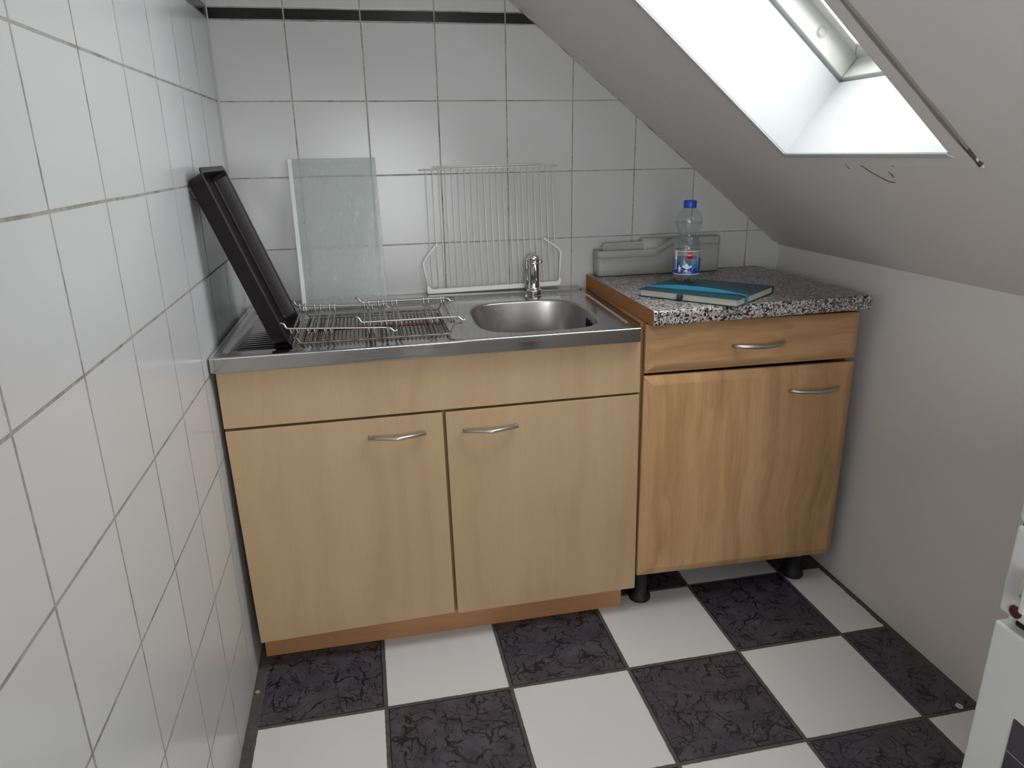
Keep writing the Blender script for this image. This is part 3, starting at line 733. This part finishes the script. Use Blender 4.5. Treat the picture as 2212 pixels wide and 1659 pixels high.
# two long ridges pressed into the bottom
mb.build('pan', M['enamel_dark'], tray)
for yy in (-0.432, -0.368):
    m2 = MB(); rs = []
    for k in range(9):
        f = k/8; a_ = 0.045 + (LT_-0.09)*f; hh = 0.0038*(1 if 0 < k < 8 else 0.05)
        rs.append([tp_(a_, yy-0.0050, -D-0.001), tp_(a_, yy-0.0028, -D+hh*0.7), tp_(a_, yy, -D+hh), tp_(a_, yy+0.0028, -D+hh*0.7), tp_(a_, yy+0.0050, -D-0.001)])
    m2.rings(rs, True, True); m2.build('ridge', M['enamel_dark'], tray)
# hanger lug at the upper end that rests on the wall
lug = MB()
lug.hexa([tp_(LT_-0.055, YA+0.030, -D+0.002), tp_(LT_-0.055, YA+0.060, -D+0.002), tp_(LT_-0.022, YA+0.060, -D+0.002), tp_(LT_-0.022, YA+0.030, -D+0.002)],
         [tp_(LT_-0.055, YA+0.030, -D-0.010), tp_(LT_-0.055, YA+0.060, -D-0.010), tp_(LT_-0.022, YA+0.060, -D-0.010), tp_(LT_-0.022, YA+0.030, -D-0.010)])
lug.build('hanger', M['enamel_dark'], tray, bevel=0.002)

# ------------------------------------------------------------------ glass fridge shelf leaning on the back wall
gs = thing('glass_shelf', (0.29, -0.10, 0.846), 'rippled glass shelf with a white side strip leaning on the tiled back wall', 'shelf')
GB, GT = Vector((0, -0.128, 0.8485)), Vector((0, -0.0065, 1.2510))
gd = (GT-GB).normalized(); gn = Vector((0, -gd.z, gd.y))
def gp(x, f, n_): v_ = GB + (GT-GB)*f + gn*n_; return Vector((x, v_.y, v_.z))
def gx(f, s_): return (0.1725 + (0.163-0.1725)*f) if s_ == 0 else (0.407 + (0.4035-0.407)*f)
MB().hexa([gp(gx(0,0)+.004, 0, 0.002), gp(gx(0,1), 0, 0.002), gp(gx(1,1), 1, 0.002), gp(gx(1,0)+.004, 1, 0.002)],
          [gp(gx(0,0)+.004, 0, -0.002), gp(gx(0,1), 0, -0.002), gp(gx(1,1), 1, -0.002), gp(gx(1,0)+.004, 1, -0.002)]).build('pane', M['ripple'], gs, bevel=0.0008)
MB().hexa([gp(gx(0,0)-.001, -.012, 0.006), gp(gx(0,0)+.010, -.012, 0.006), gp(gx(1,0)+.010, 1.0, 0.006), gp(gx(1,0)-.001, 1.0, 0.006)],
          [gp(gx(0,0)-.001, -.012, -0.005), gp(gx(0,0)+.010, -.012, -0.005), gp(gx(1,0)+.010, 1.0, -0.005), gp(gx(1,0)-.001, 1.0, -0.005)]).build('side_strip', M['white_plastic'], gs, bevel=0.0012, label='white plastic side strip')

# ------------------------------------------------------------------ white wire fridge shelf
wr = thing('wire_shelf', (0.74, -0.02, 0.852), 'white coated wire shelf leaning on the tiled wall behind the tap', 'shelf')
def wp(x, z, dy=0.0):               # the plane of the leaning shelf
    f = (z-0.852)/(1.222-0.852); return Vector((x, -0.0175 + 0.0125*f + dy, z))
for k in range(21):
    f = k/20; xb, xt = 0.548 + (0.936-0.548)*f, 0.545 + (0.926-0.545)*f
    zt_ = 1.2160 + 0.0030*f
    MB().tube([wp(xb, 0.866), wp(xt, zt_)], 0.0015, 6).build('wire', M['white_wire'], wr)
MB().tube([wp(0.526, 1.2145, .003), wp(0.943, 1.2190, .003)], 0.0026, 8).build('cross_bar', M['white_wire'], wr)
MB().tube([wp(0.566, 1.2215, .0015), wp(0.897, 1.2250, .0015)], 0.0022, 8).build('cross_bar', M['white_wire'], wr)
mb = MB()
st_ = [(0.535, 0.8525), (0.944, 0.8580), (0.9500, 0.8620), (0.9520, 0.8700), (0.9520, 0.8810), (0.9455, 0.8810), (0.9430, 0.8735), (0.9380, 0.8715), (0.548, 0.8660), (0.5410, 0.8700), (0.5380, 0.8760), (0.5310, 0.8760), (0.5310, 0.8560)]
mb.add([wp(x, z, -.005) for x, z in st_] + [wp(x, z, .005) for x, z in st_], [tuple(range(13)), tuple(range(13, 26))[::-1]] + [(i, (i+1)%13, 13+(i+1)%13, 13+i) for i in range(13)])
mb.build('front_strip', M['white_plastic'], wr, bevel=0.001)
for pts in ([(0.5345, 0.872, 0), (0.5230, 0.946, 0), (0.5340, 0.962, -.004), (0.5640, 0.997, -.018), (0.570, 1.002, -.022)], [(0.9480, 0.876, 0), (0.9530, 0.962, 0), (0.9430, 0.976, -.004), (0.9050, 1.001, -.018), (0.898, 1.006, -.022)]):
    MB().tube(fillet([wp(x, z, 0) for x, z, _ in pts], 0.01), 0.0036, 10).build('side_arm', M['white_wire'], wr)

# ------------------------------------------------------------------ oven grate and two side racks on the drainer
def wire(mb, pts, r, n=7, fr=0.006): return mb.tube(fillet(pts, fr, 4), r, n)
og = thing('oven_grate', (0.37, -0.39, 0.845), 'rust-brown oven grate lying flat on the drainer under the bright racks', 'oven grate')
ZG = 0.8490
def gq(s_, r_):   # s 0..1 left-right, r 0..1 back-front
    a = Vector((0.198, -0.232))*(1-s_)*(1-r_) + Vector((0.540, -0.236))*s_*(1-r_) + Vector((0.538, -0.520))*s_*r_ + Vector((0.196, -0.522))*(1-s_)*r_
    return a
def g3(s_, r_, dz=0): a = gq(s_, r_); return Vector((a.x, a.y, ZG+dz))
for r_ in (0.0, 1.0):
    mb = MB(); a, b = g3(0, r_), g3(1, r_)
    wire(mb, [a+Vector((-0.022, 0.004, 0.014)), a+Vector((-0.010, 0.003, 0.013)), a+Vector((-0.003, 0, 0.001)), a+Vector((0.006,0,0)), b, b+Vector((0.006, 0.010, 0.004)), b+Vector((0.016, 0.022, 0.018)), b+Vector((0.034, 0.026, 0.019))], 0.0024, 8)
    mb.build('frame_rod', M['wire_rust'], og)
mb = MB(); mb.tube([g3(0.0, 0, 0), g3(0.0, 1, 0)], 0.0022, 8); mb.build('end_rod', M['wire_rust'], og)
mb = MB(); mb.tube([g3(1.0, 0, 0), g3(1.0, 1, 0)], 0.0022, 8); mb.build('end_rod', M['wire_rust'], og)
wire(MB(), [g3(0.0, 0.5, -0.003), g3(1.0, 0.5, -0.003)], 0.0024, 8).build('middle_bar', M['rust_red'], og, label='reddish rusty middle bar')
for k in range(34):
    s_ = (k+1)/35
    MB().tube([g3(s_, 0.0, 0.001), g3(s_, 1.0, 0.001)], 0.0011, 6).build('wire', M['wire_rust'], og)

def side_rack(name, label, x0, x1, zl, zr, bars, ybk, yfr):
    t_ = thing(name, ((x0+x1)/2, (ybk+yfr)/2, 0.86), label, 'oven rack', None)
    def R_(x, y, dz=0):
        f = (x-x0)/(x1-x0); return Vector((x, y, zl + (zr-zl)*f + dz))
    for y, dy in ((ybk, 0.004), (yfr, 0.0)):
        pts = [R_(x0, y, .0125)+Vector((-0.014, 0.004, 0)), R_(x0, y, .0110)+Vector((-0.006, 0.003, 0)), R_(x0, y, .0005)+Vector((-0.001, 0, 0)), R_(x0+0.008, y), R_(x1-0.006, y), R_(x1, y, -.001)+Vector((0.003, -0.002, 0)), R_(x1, y, -.009)+Vector((0.011, -0.004, 0)), R_(x1, y, -.0065)+Vector((0.019, -0.004, 0))]
        MB().tube(fillet(pts, 0.004, 4), 0.0025, 9).build('rail', M['wire_chrome'], t_)
    for x in bars:
        f = (x-x0)/(x1-x0); dz = -0.017
        xs = x + 0.0
        pts = [R_(x, ybk, 0.005), R_(x, ybk-0.001, -0.006), R_(x+0.0008, ybk-0.010, dz), R_(x, yfr+0.012, dz), R_(x, yfr+0.001, -0.010), R_(x, yfr, 0.0005)]
        MB().tube(fillet(pts, 0.010, 4), 0.0023, 8).build('cross_rod', M['wire_chrome'], t_)
    return t_
side_rack('side_rack', 'chrome oven side rack with hooked ends beside the dark tray, left of the two', 0.168, 0.396, 0.8880, 0.8760,
          [0.176, 0.190, 0.214, 0.228, 0.251, 0.264, 0.350, 0.362, 0.392], -0.266, -0.532)
side_rack('side_rack', 'chrome oven side rack with hooked ends nearer the bowl, right of the two', 0.334, 0.560, 0.8880, 0.8880,
          [0.341, 0.354, 0.379, 0.391, 0.414, 0.426, 0.498, 0.511, 0.545, 0.552], -0.276, -0.514)

# ------------------------------------------------------------------ grey storage box
sb = thing('storage_box', (1.26, -0.045, 0.886), 'grey plastic storage box with a loop handle against the tiled wall', 'box')
X0, X1, YFb, YBb, ZB = 1.058, 1.468, -0.066, -0.008, 0.8865
def topz(x, dz=0.0):
    f = sstep(1.236, 1.312, x); return 0.9640 + (0.9955-0.9640)*f + dz
def xsamp(n=60): return [X0 + (X1-X0)*k/n for k in range(n+1)]
def box_outline(ins, r=0.014, k=5):
    out = []; x0, x1, y0, y1 = X0+ins, X1-ins, YFb+ins, YBb-ins; r = max(r-ins, 0.003)
    # front edge left to right, then right, back, left
    fr_ = [(x0+r + (x1-x0-2*r)*q/40, y0) for q in range(41)]
    out += fr_
    out += [(x1-r + r*math.cos(math.radians(a_)), y0+r + r*math.sin(math.radians(a_))) for a_ in (-72, -54, -36, -18, 0)]
    out += [(x1, y1-r)] + [(x1-r + r*math.cos(math.radians(a_)), y1-r + r*math.sin(math.radians(a_))) for a_ in (18, 36, 54, 72, 90)]
    out += [(x1-r - (x1-x0-2*r)*q/40, y1) for q in range(1, 41)]
    out += [(x0+r + r*math.cos(math.radians(a_)), y1-r + r*math.sin(math.radians(a_))) for a_ in (108, 126, 144, 162, 180)]
    out += [(x0, y0+r)] + [(x0+r + r*math.cos(math.radians(a_)), y0+r + r*math.sin(math.radians(a_))) for a_ in (198, 216, 234, 252)]
    return out
def bring2(ins, zf, taper=0.0):
    return [Vector((x, y, zf(x))) for x, y in box_outline(ins+taper)]
BAND = 0.022
MB().rings([bring2(0.004, lambda x: ZB), bring2(0.002, lambda x: ZB+0.002), bring2(0.0008, lambda x: topz(x, -BAND-0.0006)), bring2(0.004, lambda x: topz(x, -BAND-0.0006)), bring2(0.005, lambda x: ZB+0.003)], True, True).build('body', M['grey_box'], sb)
MB().rings([bring2(0.004, lambda x: topz(x, -BAND)), bring2(0.0008, lambda x: topz(x, -BAND)), bring2(0.0, lambda x: topz(x, -BAND+0.001)), bring2(0.0, lambda x: topz(x, -0.001)), bring2(0.0008, lambda x: topz(x)), bring2(0.0026, lambda x: topz(x)), bring2(0.003, lambda x: topz(x, -0.001)), bring2(0.003, lambda x: topz(x, -BAND))], False, False).build('rim', M['grey_box'], sb)
hy = -0.040
MB().tube(fillet([(1.082, hy, 0.955), (1.082, hy, 0.982), (1.236, hy, 0.984), (1.243, hy, 0.966)], 0.014, 6), 0.0024, 10).build('handle', M['grey_box_light'], sb)
MB().hexa([(1.084, hy-.001, 0.940), (1.240, hy-.001, 0.940), (1.236, hy-.001, 0.982), (1.086, hy-.001, 0.980)], [(1.084, hy+.002, 0.940), (1.240, hy+.002, 0.940), (1.236, hy+.002, 0.982), (1.086, hy+.002, 0.980)]).build('divider', M['grey_box'], sb, bevel=0.001)
mb = MB(); rs = []
for x in (1.222, 1.226, 1.262, 1.300):
    rs.append([Vector((x - 0.012 + 0.03*math.sin(a_)*0 + 0.0, -0.037 + 0.022*math.cos(a_), 0.972 + 0.024*math.sin(a_))) for a_ in [2*PI*q/24 for q in range(24)]])
mb.rings(rs); mb.build('roll_insert', M['grey_box_light'], sb)

# ------------------------------------------------------------------ notebook
nb = thing('notebook', (1.246, -0.42, 0.886), 'teal hardcover notebook with a blue elastic band on the speckled worktop', 'notebook')
qL, qF, qR, qB = (Vector(p) for p in ((1.067, -0.387), (1.243, -0.596), (1.427, -0.453), (1.243, -0.247)))
def nq(a, b, z):   # a along L->F (long fore edge), b from there to the spine (towards B/R)
    p = qL*(1-a)*(1-b) + qF*a*(1-b) + qR*a*b + qB*(1-a)*b; return Vector((p.x, p.y, z))
Z0, Z1 = 0.8855, 0.9055
def nslab(a0, a1, b0, b1, z0, z1): return MB().hexa([nq(a0,b0,z1), nq(a1,b0,z1), nq(a1,b1,z1), nq(a0,b1,z1)], [nq(a0,b0,z0), nq(a1,b0,z0), nq(a1,b1,z0), nq(a0,b1,z0)])
nslab(0, 1, 0, 1, Z1-0.0022, Z1).build('front_cover', M['teal'], nb, bevel=0.0008)
nslab(0, 1, 0, 1, Z0, Z0+0.0022).build('back_cover', M['teal'], nb, bevel=0.0008)
nslab(0, 1, 0.985, 1.0, Z0+0.0022, Z1-0.0022).build('spine', M['teal'], nb)
nslab(0.015, 0.985, 0.02, 0.984, Z0+0.0022, Z1-0.0022).build('pages', M['pages'], nb)
# elastic band standing slightly off the cover, twisted near the front
mb = MB(); N = 24; top = []; bot = []
for k in range(N+1):
    f = k/N; a = f; b = 0.175 + 0.055*math.sin(PI*f)*0.6 + 0.06*f
    lift = 0.0012 + 0.0045*math.sin(PI*f)**0.7; w = 0.020; tilt = 0.9*math.sin(PI*min(1, f*1.1))
    c0 = nq(a, b, Z1 + lift); ax = (nq(a, b+0.05, 0) - nq(a, b, 0)).normalized()
    d = (ax*math.cos(tilt) + Vector((0,0,1))*math.sin(tilt))*w*0.30
    top.append((c0 - d, c0 + d))
for k in range(N):
    a, b = top[k], top[k+1]; q = [a[0], b[0], b[1], a[1]]; off = Vector((0, 0, 0.0006))
    mb.hexa([p + off for p in q], [p - off for p in q])
pe = [nq(1.004, 0.212, 0), nq(1.004, 0.262, 0)]
mb.hexa([(pe[0].x, pe[0].y, Z1+.0010), (pe[1].x, pe[1].y, Z1+.0010), (pe[1].x, pe[1].y, Z0), (pe[0].x, pe[0].y, Z0)],
        [tuple(nq(0.998, 0.212, Z1+.0010)), tuple(nq(0.998, 0.262, Z1+.0010)), tuple(nq(0.998, 0.262, Z0)), tuple(nq(0.998, 0.212, Z0))])
mb.build('elastic_band', M['band'], nb, label='bright blue elastic band')
c0 = nq(0.44, -0.010, (Z0+Z1)/2 - .001); ax = (nq(0.5, 0, 0)-nq(0.4, 0, 0)).normalized(); up = Vector((0,0,1)); ou = ax.cross(up)
rs = []
for s_ in (-0.006, 0.006):
    rs.append([c0 + ax*s_ + ou*0.006*math.cos(w)*1.0 + up*0.0075*math.sin(w) for w in [2*PI*q/16 for q in range(16)]])
MB().rings(rs, False, False).build('pen_loop', M['teal'], nb)

# ------------------------------------------------------------------ bottle
CX, CY, CZ = 1.2335, -0.318, Z1 + 0.0003
bt = thing('water_bottle', (CX, CY, CZ), 'clear plastic water bottle with blue cap standing on the teal notebook', 'bottle')
K = 0.0365
prof = [(0.0225, 0.0), (0.030, 0.004), (0.0350, 0.013), (K, 0.020), (K-.0006, 0.024), (K-.0006, 0.088), (K, 0.090), (K, 0.098), (0.0345, 0.108), (0.0305, 0.118), (0.0272, 0.126), (0.0265, 0.132), (0.0285, 0.139), (0.0330, 0.148), (0.0366, 0.158), (0.0374, 0.165), (0.0372, 0.170), (0.0345, 0.179), (0.0275, 0.189), (0.0195, 0.197), (0.0150, 0.201), (0.0146, 0.206)]
def dense(pr, m=3):
    out = []
    for i in range(len(pr)-1):
        for k in range(m): out.append((pr[i][0]+(pr[i+1][0]-pr[i][0])*k/m, pr[i][1]+(pr[i+1][1]-pr[i][1])*k/m))
    out.append(pr[-1]); return out
def petal(pr, off, n=60):
    rs = []
    for r_, z in pr:
        ring_ = []
        for k in range(n):
            a_ = 2*PI*k/n; f = max(0, 1 - z/0.030); g = abs(math.cos(2.5*a_+0.4))
            rr_ = (r_-off)*(1 - 0.16*f*(1-g)**2 - (0.02*abs(math.sin(3*a_)) if 0.135 < z < 0.19 else 0)); zz = z + 0.012*f*(1-g)**1.5
            ring_.append(Vector((CX + rr_*math.cos(a_), CY + rr_*math.sin(a_), CZ + zz)))
        rs.append(ring_)
    return rs
MB().rings([[Vector((CX, CY, CZ+.006))+ (p-Vector((CX, CY, p.z)))*0.4 for p in petal(dense(prof), 0)[0]]] + petal(dense(prof), 0), True, False).build('shell', M['bottle'], bt)
wpf = [q for q in dense(prof) if q[1] <= 0.163]
wrs = petal(wpf, 0.0009)
for r_ in wrs[:1]:
    for p in r_: p.z += 0.001
MB().rings([[Vector((CX, CY, CZ+.008))+ (p-Vector((CX, CY, p.z)))*0.4 for p in wrs[0]]] + wrs, True, True).build('water', M['water'], bt)
capo = MB(); rs = []
for r_, z in ((0.0165, 0.2015), (0.0185, 0.2020), (0.0185, 0.2035), (0.0172, 0.2040), (0.0175, 0.2050), (0.0175, 0.2190), (0.0165, 0.2210), (0.0, 0.2214)):
    rs.append([Vector((CX + (r_*(1-0.02*(k%2 if 0.2045 < z < 0.2195 else 0)))*math.cos(2*PI*k/72), CY + (r_*(1-0.02*(k%2 if 0.2045 < z < 0.2195 else 0)))*math.sin(2*PI*k/72), CZ+z)) for k in range(72)])
capo.rings(rs, True, True); capo.build('cap', M['cap_blue'], bt, label='blue screw cap')
# label wrapped round the bottle; angle 0 = towards the viewer
A0 = math.atan2(-2.1677-CY, 0.357-CX)
LZ0, LZ1 = 0.0235, 0.0885
def cyl(a, z, r): return Vector((CX + r*math.cos(A0 + a), CY + r*math.sin(A0 + a), CZ + z))
def patch(a0, a1, z0, z1, r, n=None, th=0.00008):
    n = n or max(2, int(abs(a1-a0)/0.08)+1); mb = MB(); A = [a0+(a1-a0)*k/n for k in range(n+1)]
    rs = [[cyl(a, z0, r), cyl(a, z1, r), cyl(a, z1, r+th), cyl(a, z0, r+th)] for a in A]
    mb.rings(rs, True, True); return mb
lab = MB().rings([[cyl(2*PI*k/64, z, K+.0001) for k in range(64)] for z in (LZ0, LZ1)], False, False).build('label', M['film'], bt, label='printed paper and film label')
MB().rings([[cyl(2*PI*k/64, z, K+.0003) for k in range(64)] for z in (LZ0, LZ0+0.0018)], False, False).build('white_line', M['lab_white'], lab)
MB().rings([[cyl(2*PI*k/64, z, K+.0003) for k in range(64)] for z in (LZ1-.0016, LZ1)], False, False).build('white_line', M['lab_white'], lab)
# blue field with a scooped upper edge
mb = MB(); n = 64
def scoop(a):
    q = (a-0.05)/0.62
    if abs(q) < 1: return 0.0115 + 0.004 + 0.024*(1-math.sqrt(1-q*q))
    return 0.034 + 0.010*(1-math.exp(-(abs(q)-1)*2))
AA = [-PI + 2*PI*k/160 for k in range(161)]
mb.add([cyl(a, LZ0+.0018, K+.0003) for a in AA] + [cyl(a, LZ0+.0018+scoop(a)*0.95, K+.0003) for a in AA], [(i, i+1, 162+i, 161+i) for i in range(160)], True)
mb.build('blue_field', M['lab_blue'], lab)
# pale mountain shape
pk = [(-0.52, .014), (-0.40, .018), (-0.30, .024), (-0.22, .022), (-0.12, .030), (-0.07, .026), (0.0, .030), (0.06, .023), (0.16, .020), (0.26, .024), (0.36, .017), (0.50, .016), (0.40, .0095), (0.2, .0065), (0.0, .006), (-0.2, .0068), (-0.4, .010)]
mb = MB(); cen = cyl(0.0, LZ0+.014, K+.0005); mb.add([cyl(a+.05, LZ0+z+.003, K+.0005) for a, z in pk] + [cen], [(i, (i+1)%len(pk), len(pk)) for i in range(len(pk))]); mb.build('mountain_print', M['lab_white'], lab)
pk = [(-0.28, .030), (-0.20, .048), (-0.13, .038), (-0.06, .034), (-0.10, .029), (-0.2, .027)]
mb = MB(); cen = cyl(-0.15, LZ0+.033, K+.0006); mb.add([cyl(a, LZ0+z, K+.0006) for a, z in pk] + [cen], [(i, (i+1)%len(pk), len(pk)) for i in range(len(pk))]); mb.build('peak_print', M['lab_cyan'], lab)
pk = [(0.0, .034), (0.05, .041), (0.16, .040), (0.24, .034), (0.22, .026), (0.10, .028)]
mb = MB(); cen = cyl(0.12, LZ0+.033, K+.0006); mb.add([cyl(a, LZ0+z, K+.0006) for a, z in pk] + [cen], [(i, (i+1)%len(pk), len(pk)) for i in range(len(pk))]); mb.build('peak_print', M['lab_blue'], lab)
patch(0.02, 0.42, 0.068, 0.0850, K+.0004).build('red_square', M['lab_red'], lab)
patch(-1.12, -0.80, LZ0+.012, 0.0865, K+.0004).build('barcode_field', M['lab_white'], lab)
mb = MB(); z = LZ0+.015
while z < 0.062:
    w = random.choice((0.0006, 0.0011, 0.0018)); 
    for q in (patch(-1.08, -0.86, z, z+w, K+.0006),): mb.add(q.v, q.f)
    z += w + random.choice((0.0007, 0.0013))
mb.build('barcode', M['lab_ink'], lab)
patch(-0.66, -0.44, LZ0+.006, LZ0+.021, K+.0005).build('bottle_icon', M['lab_white'], lab)
patch(-0.60, -0.50, LZ0+.021, LZ0+.026, K+.0005).build('bottle_icon', M['lab_white'], lab)
patch(0.88, 1.00, LZ0+.010, 0.076, K+.0004).build('side_stripe', M['lab_cyan'], lab)
def letters(txt, size, a, z, mat, name, rot=False, r=K+.0008):
    cu = bpy.data.curves.new(name, 'FONT'); cu.body = txt; cu.size = size; cu.align_x = 'CENTER'; cu.align_y = 'CENTER'; cu.resolution_u = 3
    to = bpy.data.objects.new(name, cu); COL.objects.link(to); bpy.context.view_layer.update()
    me = bpy.data.meshes.new_from_object(to.evaluated_get(bpy.context.evaluated_depsgraph_get())); bpy.data.objects.remove(to)
    bm = bmesh.new(); bm.from_mesh(me); bmesh.ops.triangulate(bm, faces=bm.faces); bmesh.ops.subdivide_edges(bm, edges=[e for e in bm.edges if e.calc_length() > size*0.4], cuts=2)
    for v in bm.verts:
        x, y = v.co.x, v.co.y
        if rot: x, y = -y, x
        v.co = cyl(a + x/K, z + y, r)
    bm.to_mesh(me); bm.free(); me.materials.clear(); me.materials.append(mat); me.name = name
    o = bpy.data.objects.new(name, me); COL.objects.link(o); o.parent = lab
    return o
# ------------------------------------------------------------------ stove at the right edge
SX, SY0, SY1 = 1.120, -1.528, -2.03
stv = thing('stove', (1.4, -1.78, 0.0), 'white enamel stove cut off by the right edge of the picture', 'stove')
MB().box((SX+0.02, SY1, 0.03), (1.665, SY0, 0.800)).build('body', M['stove'], stv, bevel=0.003)
MB().box((SX+0.05, SY1+0.02, 0.0), (1.66, SY0-0.02, 0.03)).build('base', M['black'], stv)
MB().box((SX-0.006, SY1-.003, 0.8165), (1.672, SY0-0.002, 0.846)).build('lid', M['stove'], stv, bevel=0.010, segs=4)
MB().box((SX+0.004, SY1+.004, 0.800), (1.660, SY0-0.006, 0.8165)).build('hob_gap', M['dark_gap'], stv)
cp = MB().box((SX, SY1, 0.6875), (SX+0.030, SY0, 0.8110)).build('control_panel', M['stove'], stv, bevel=0.006, segs=4)
MB().box((SX+0.016, SY1+.002, 0.665), (SX+0.022, SY0-0.016, 0.690)).build('panel_gap', M['dark_gap'], stv)
od = MB().box((SX, SY1, 0.10), (SX+0.022, SY0, 0.6715)).build('oven_door', M['stove'], stv, bevel=0.004, segs=3)
MB().box((SX-0.0015, SY1+.055, 0.20), (SX+0.004, SY0-0.055, 0.5625)).build('window', M['oven_glass'], od, bevel=0.006, segs=3)
mb = MB()
for z in (0.512, 0.468, 0.424, 0.380, 0.336, 0.292, 0.248): mb.box((SX-0.0022, SY1+.058, z), (SX-0.001, SY0-0.058, z+0.0011))
mb.build('window_lines', M['oven_line'], od)
for k in range(3):
    yc = SY0 - 0.052 - 0.105*k; zc = 0.741
    m2 = MB(); rs = []
    for r_, dx in ((0.024, 0.001), (0.0245, -0.006), (0.0225, -0.009), (0.014, -0.010)):
        rs.append([Vector((SX+dx, yc + r_*math.cos(2*PI*q/32), zc + r_*math.sin(2*PI*q/32))) for q in range(32)])
    m2.rings(rs); kn = m2.build('knob', M['stove_knob'], cp)
    MB().box((SX-0.026, yc-0.005, zc-0.022), (SX-0.008, yc+0.005, zc+0.022)).build('knob_grip', M['stove_knob'], kn, bevel=0.003)
    if k == 0:
        m3 = MB(); rs = []
        for s_, (py, pz) in enumerate(((0.014, 0.012), (0.017, -0.010))):
            m3.box((SX-0.0104, yc+py-0.002, zc+pz-0.002), (SX-0.0094, yc+py-0.0012, zc+pz+0.002)); m3.box((SX-0.0104, yc+py+0.0008, zc+pz-0.002), (SX-0.0094, yc+py+0.0016, zc+pz+0.002))
        m3.build('knob_marks', M['joint_grey'], kn)
mb = MB(); rs = []
for r_, dx in ((0.0085, 0.001), (0.0085, -0.0015), (0.006, -0.003)):
    rs.append([Vector((SX+dx, SY0-0.0255 + r_*math.cos(2*PI*q/24), 0.7000 + r_*math.sin(2*PI*q/24))) for q in range(24)])
mb.rings(rs); mb.build('indicator_lamp', M['lamp_red'], cp, label='dark red round indicator lamp')

letters('Classic', 0.0085, 0.10, LZ0+.0062, M['lab_white'], 'lettering')
letters('PENNY', 0.0048, 0.22, 0.0768, M['lab_white'], 'lettering')
letters('NOE', 0.0105, 0.46, 0.056, M['lab_cyan'], 'lettering', True)
letters('SUELL', 0.0105, 0.68, 0.054, M['lab_cyan'], 'lettering', True)
letters('2', 0.012, -0.96, 0.078, M['lab_ink'], 'lettering')

# ------------------------------------------------------------------ small litter on the floor
random.seed(3)
def crumb(name, c, r, mat, label, cat, sq=0.5):
    bm = bmesh.new(); bmesh.ops.create_icosphere(bm, subdivisions=2, radius=r)
    for v in bm.verts: v.co *= 1 + random.uniform(-0.25, 0.25); v.co.z *= sq
    zmin = min(v.co.z for v in bm.verts)
    for v in bm.verts: v.co.z -= zmin
    me = bpy.data.meshes.new(name); bm.to_mesh(me); bm.free(); me.materials.append(mat)
    o = bpy.data.objects.new(name, me); COL.objects.link(o); o.location = c; return tag(o, label, cat)
crumb('wood_chip', (0.010, -0.640, 0.0), 0.006, M['plinth'], 'tiny orange-brown chip on the grout by the left wall foot', 'chip')
crumb('plaster_crumb', (1.640, -1.055, 0.0), 0.008, M['lining_crumb'] if 'lining_crumb' in M else M['white_lining'], 'white plaster crumb on the floor joint beside the stove', 'crumb', 0.3)
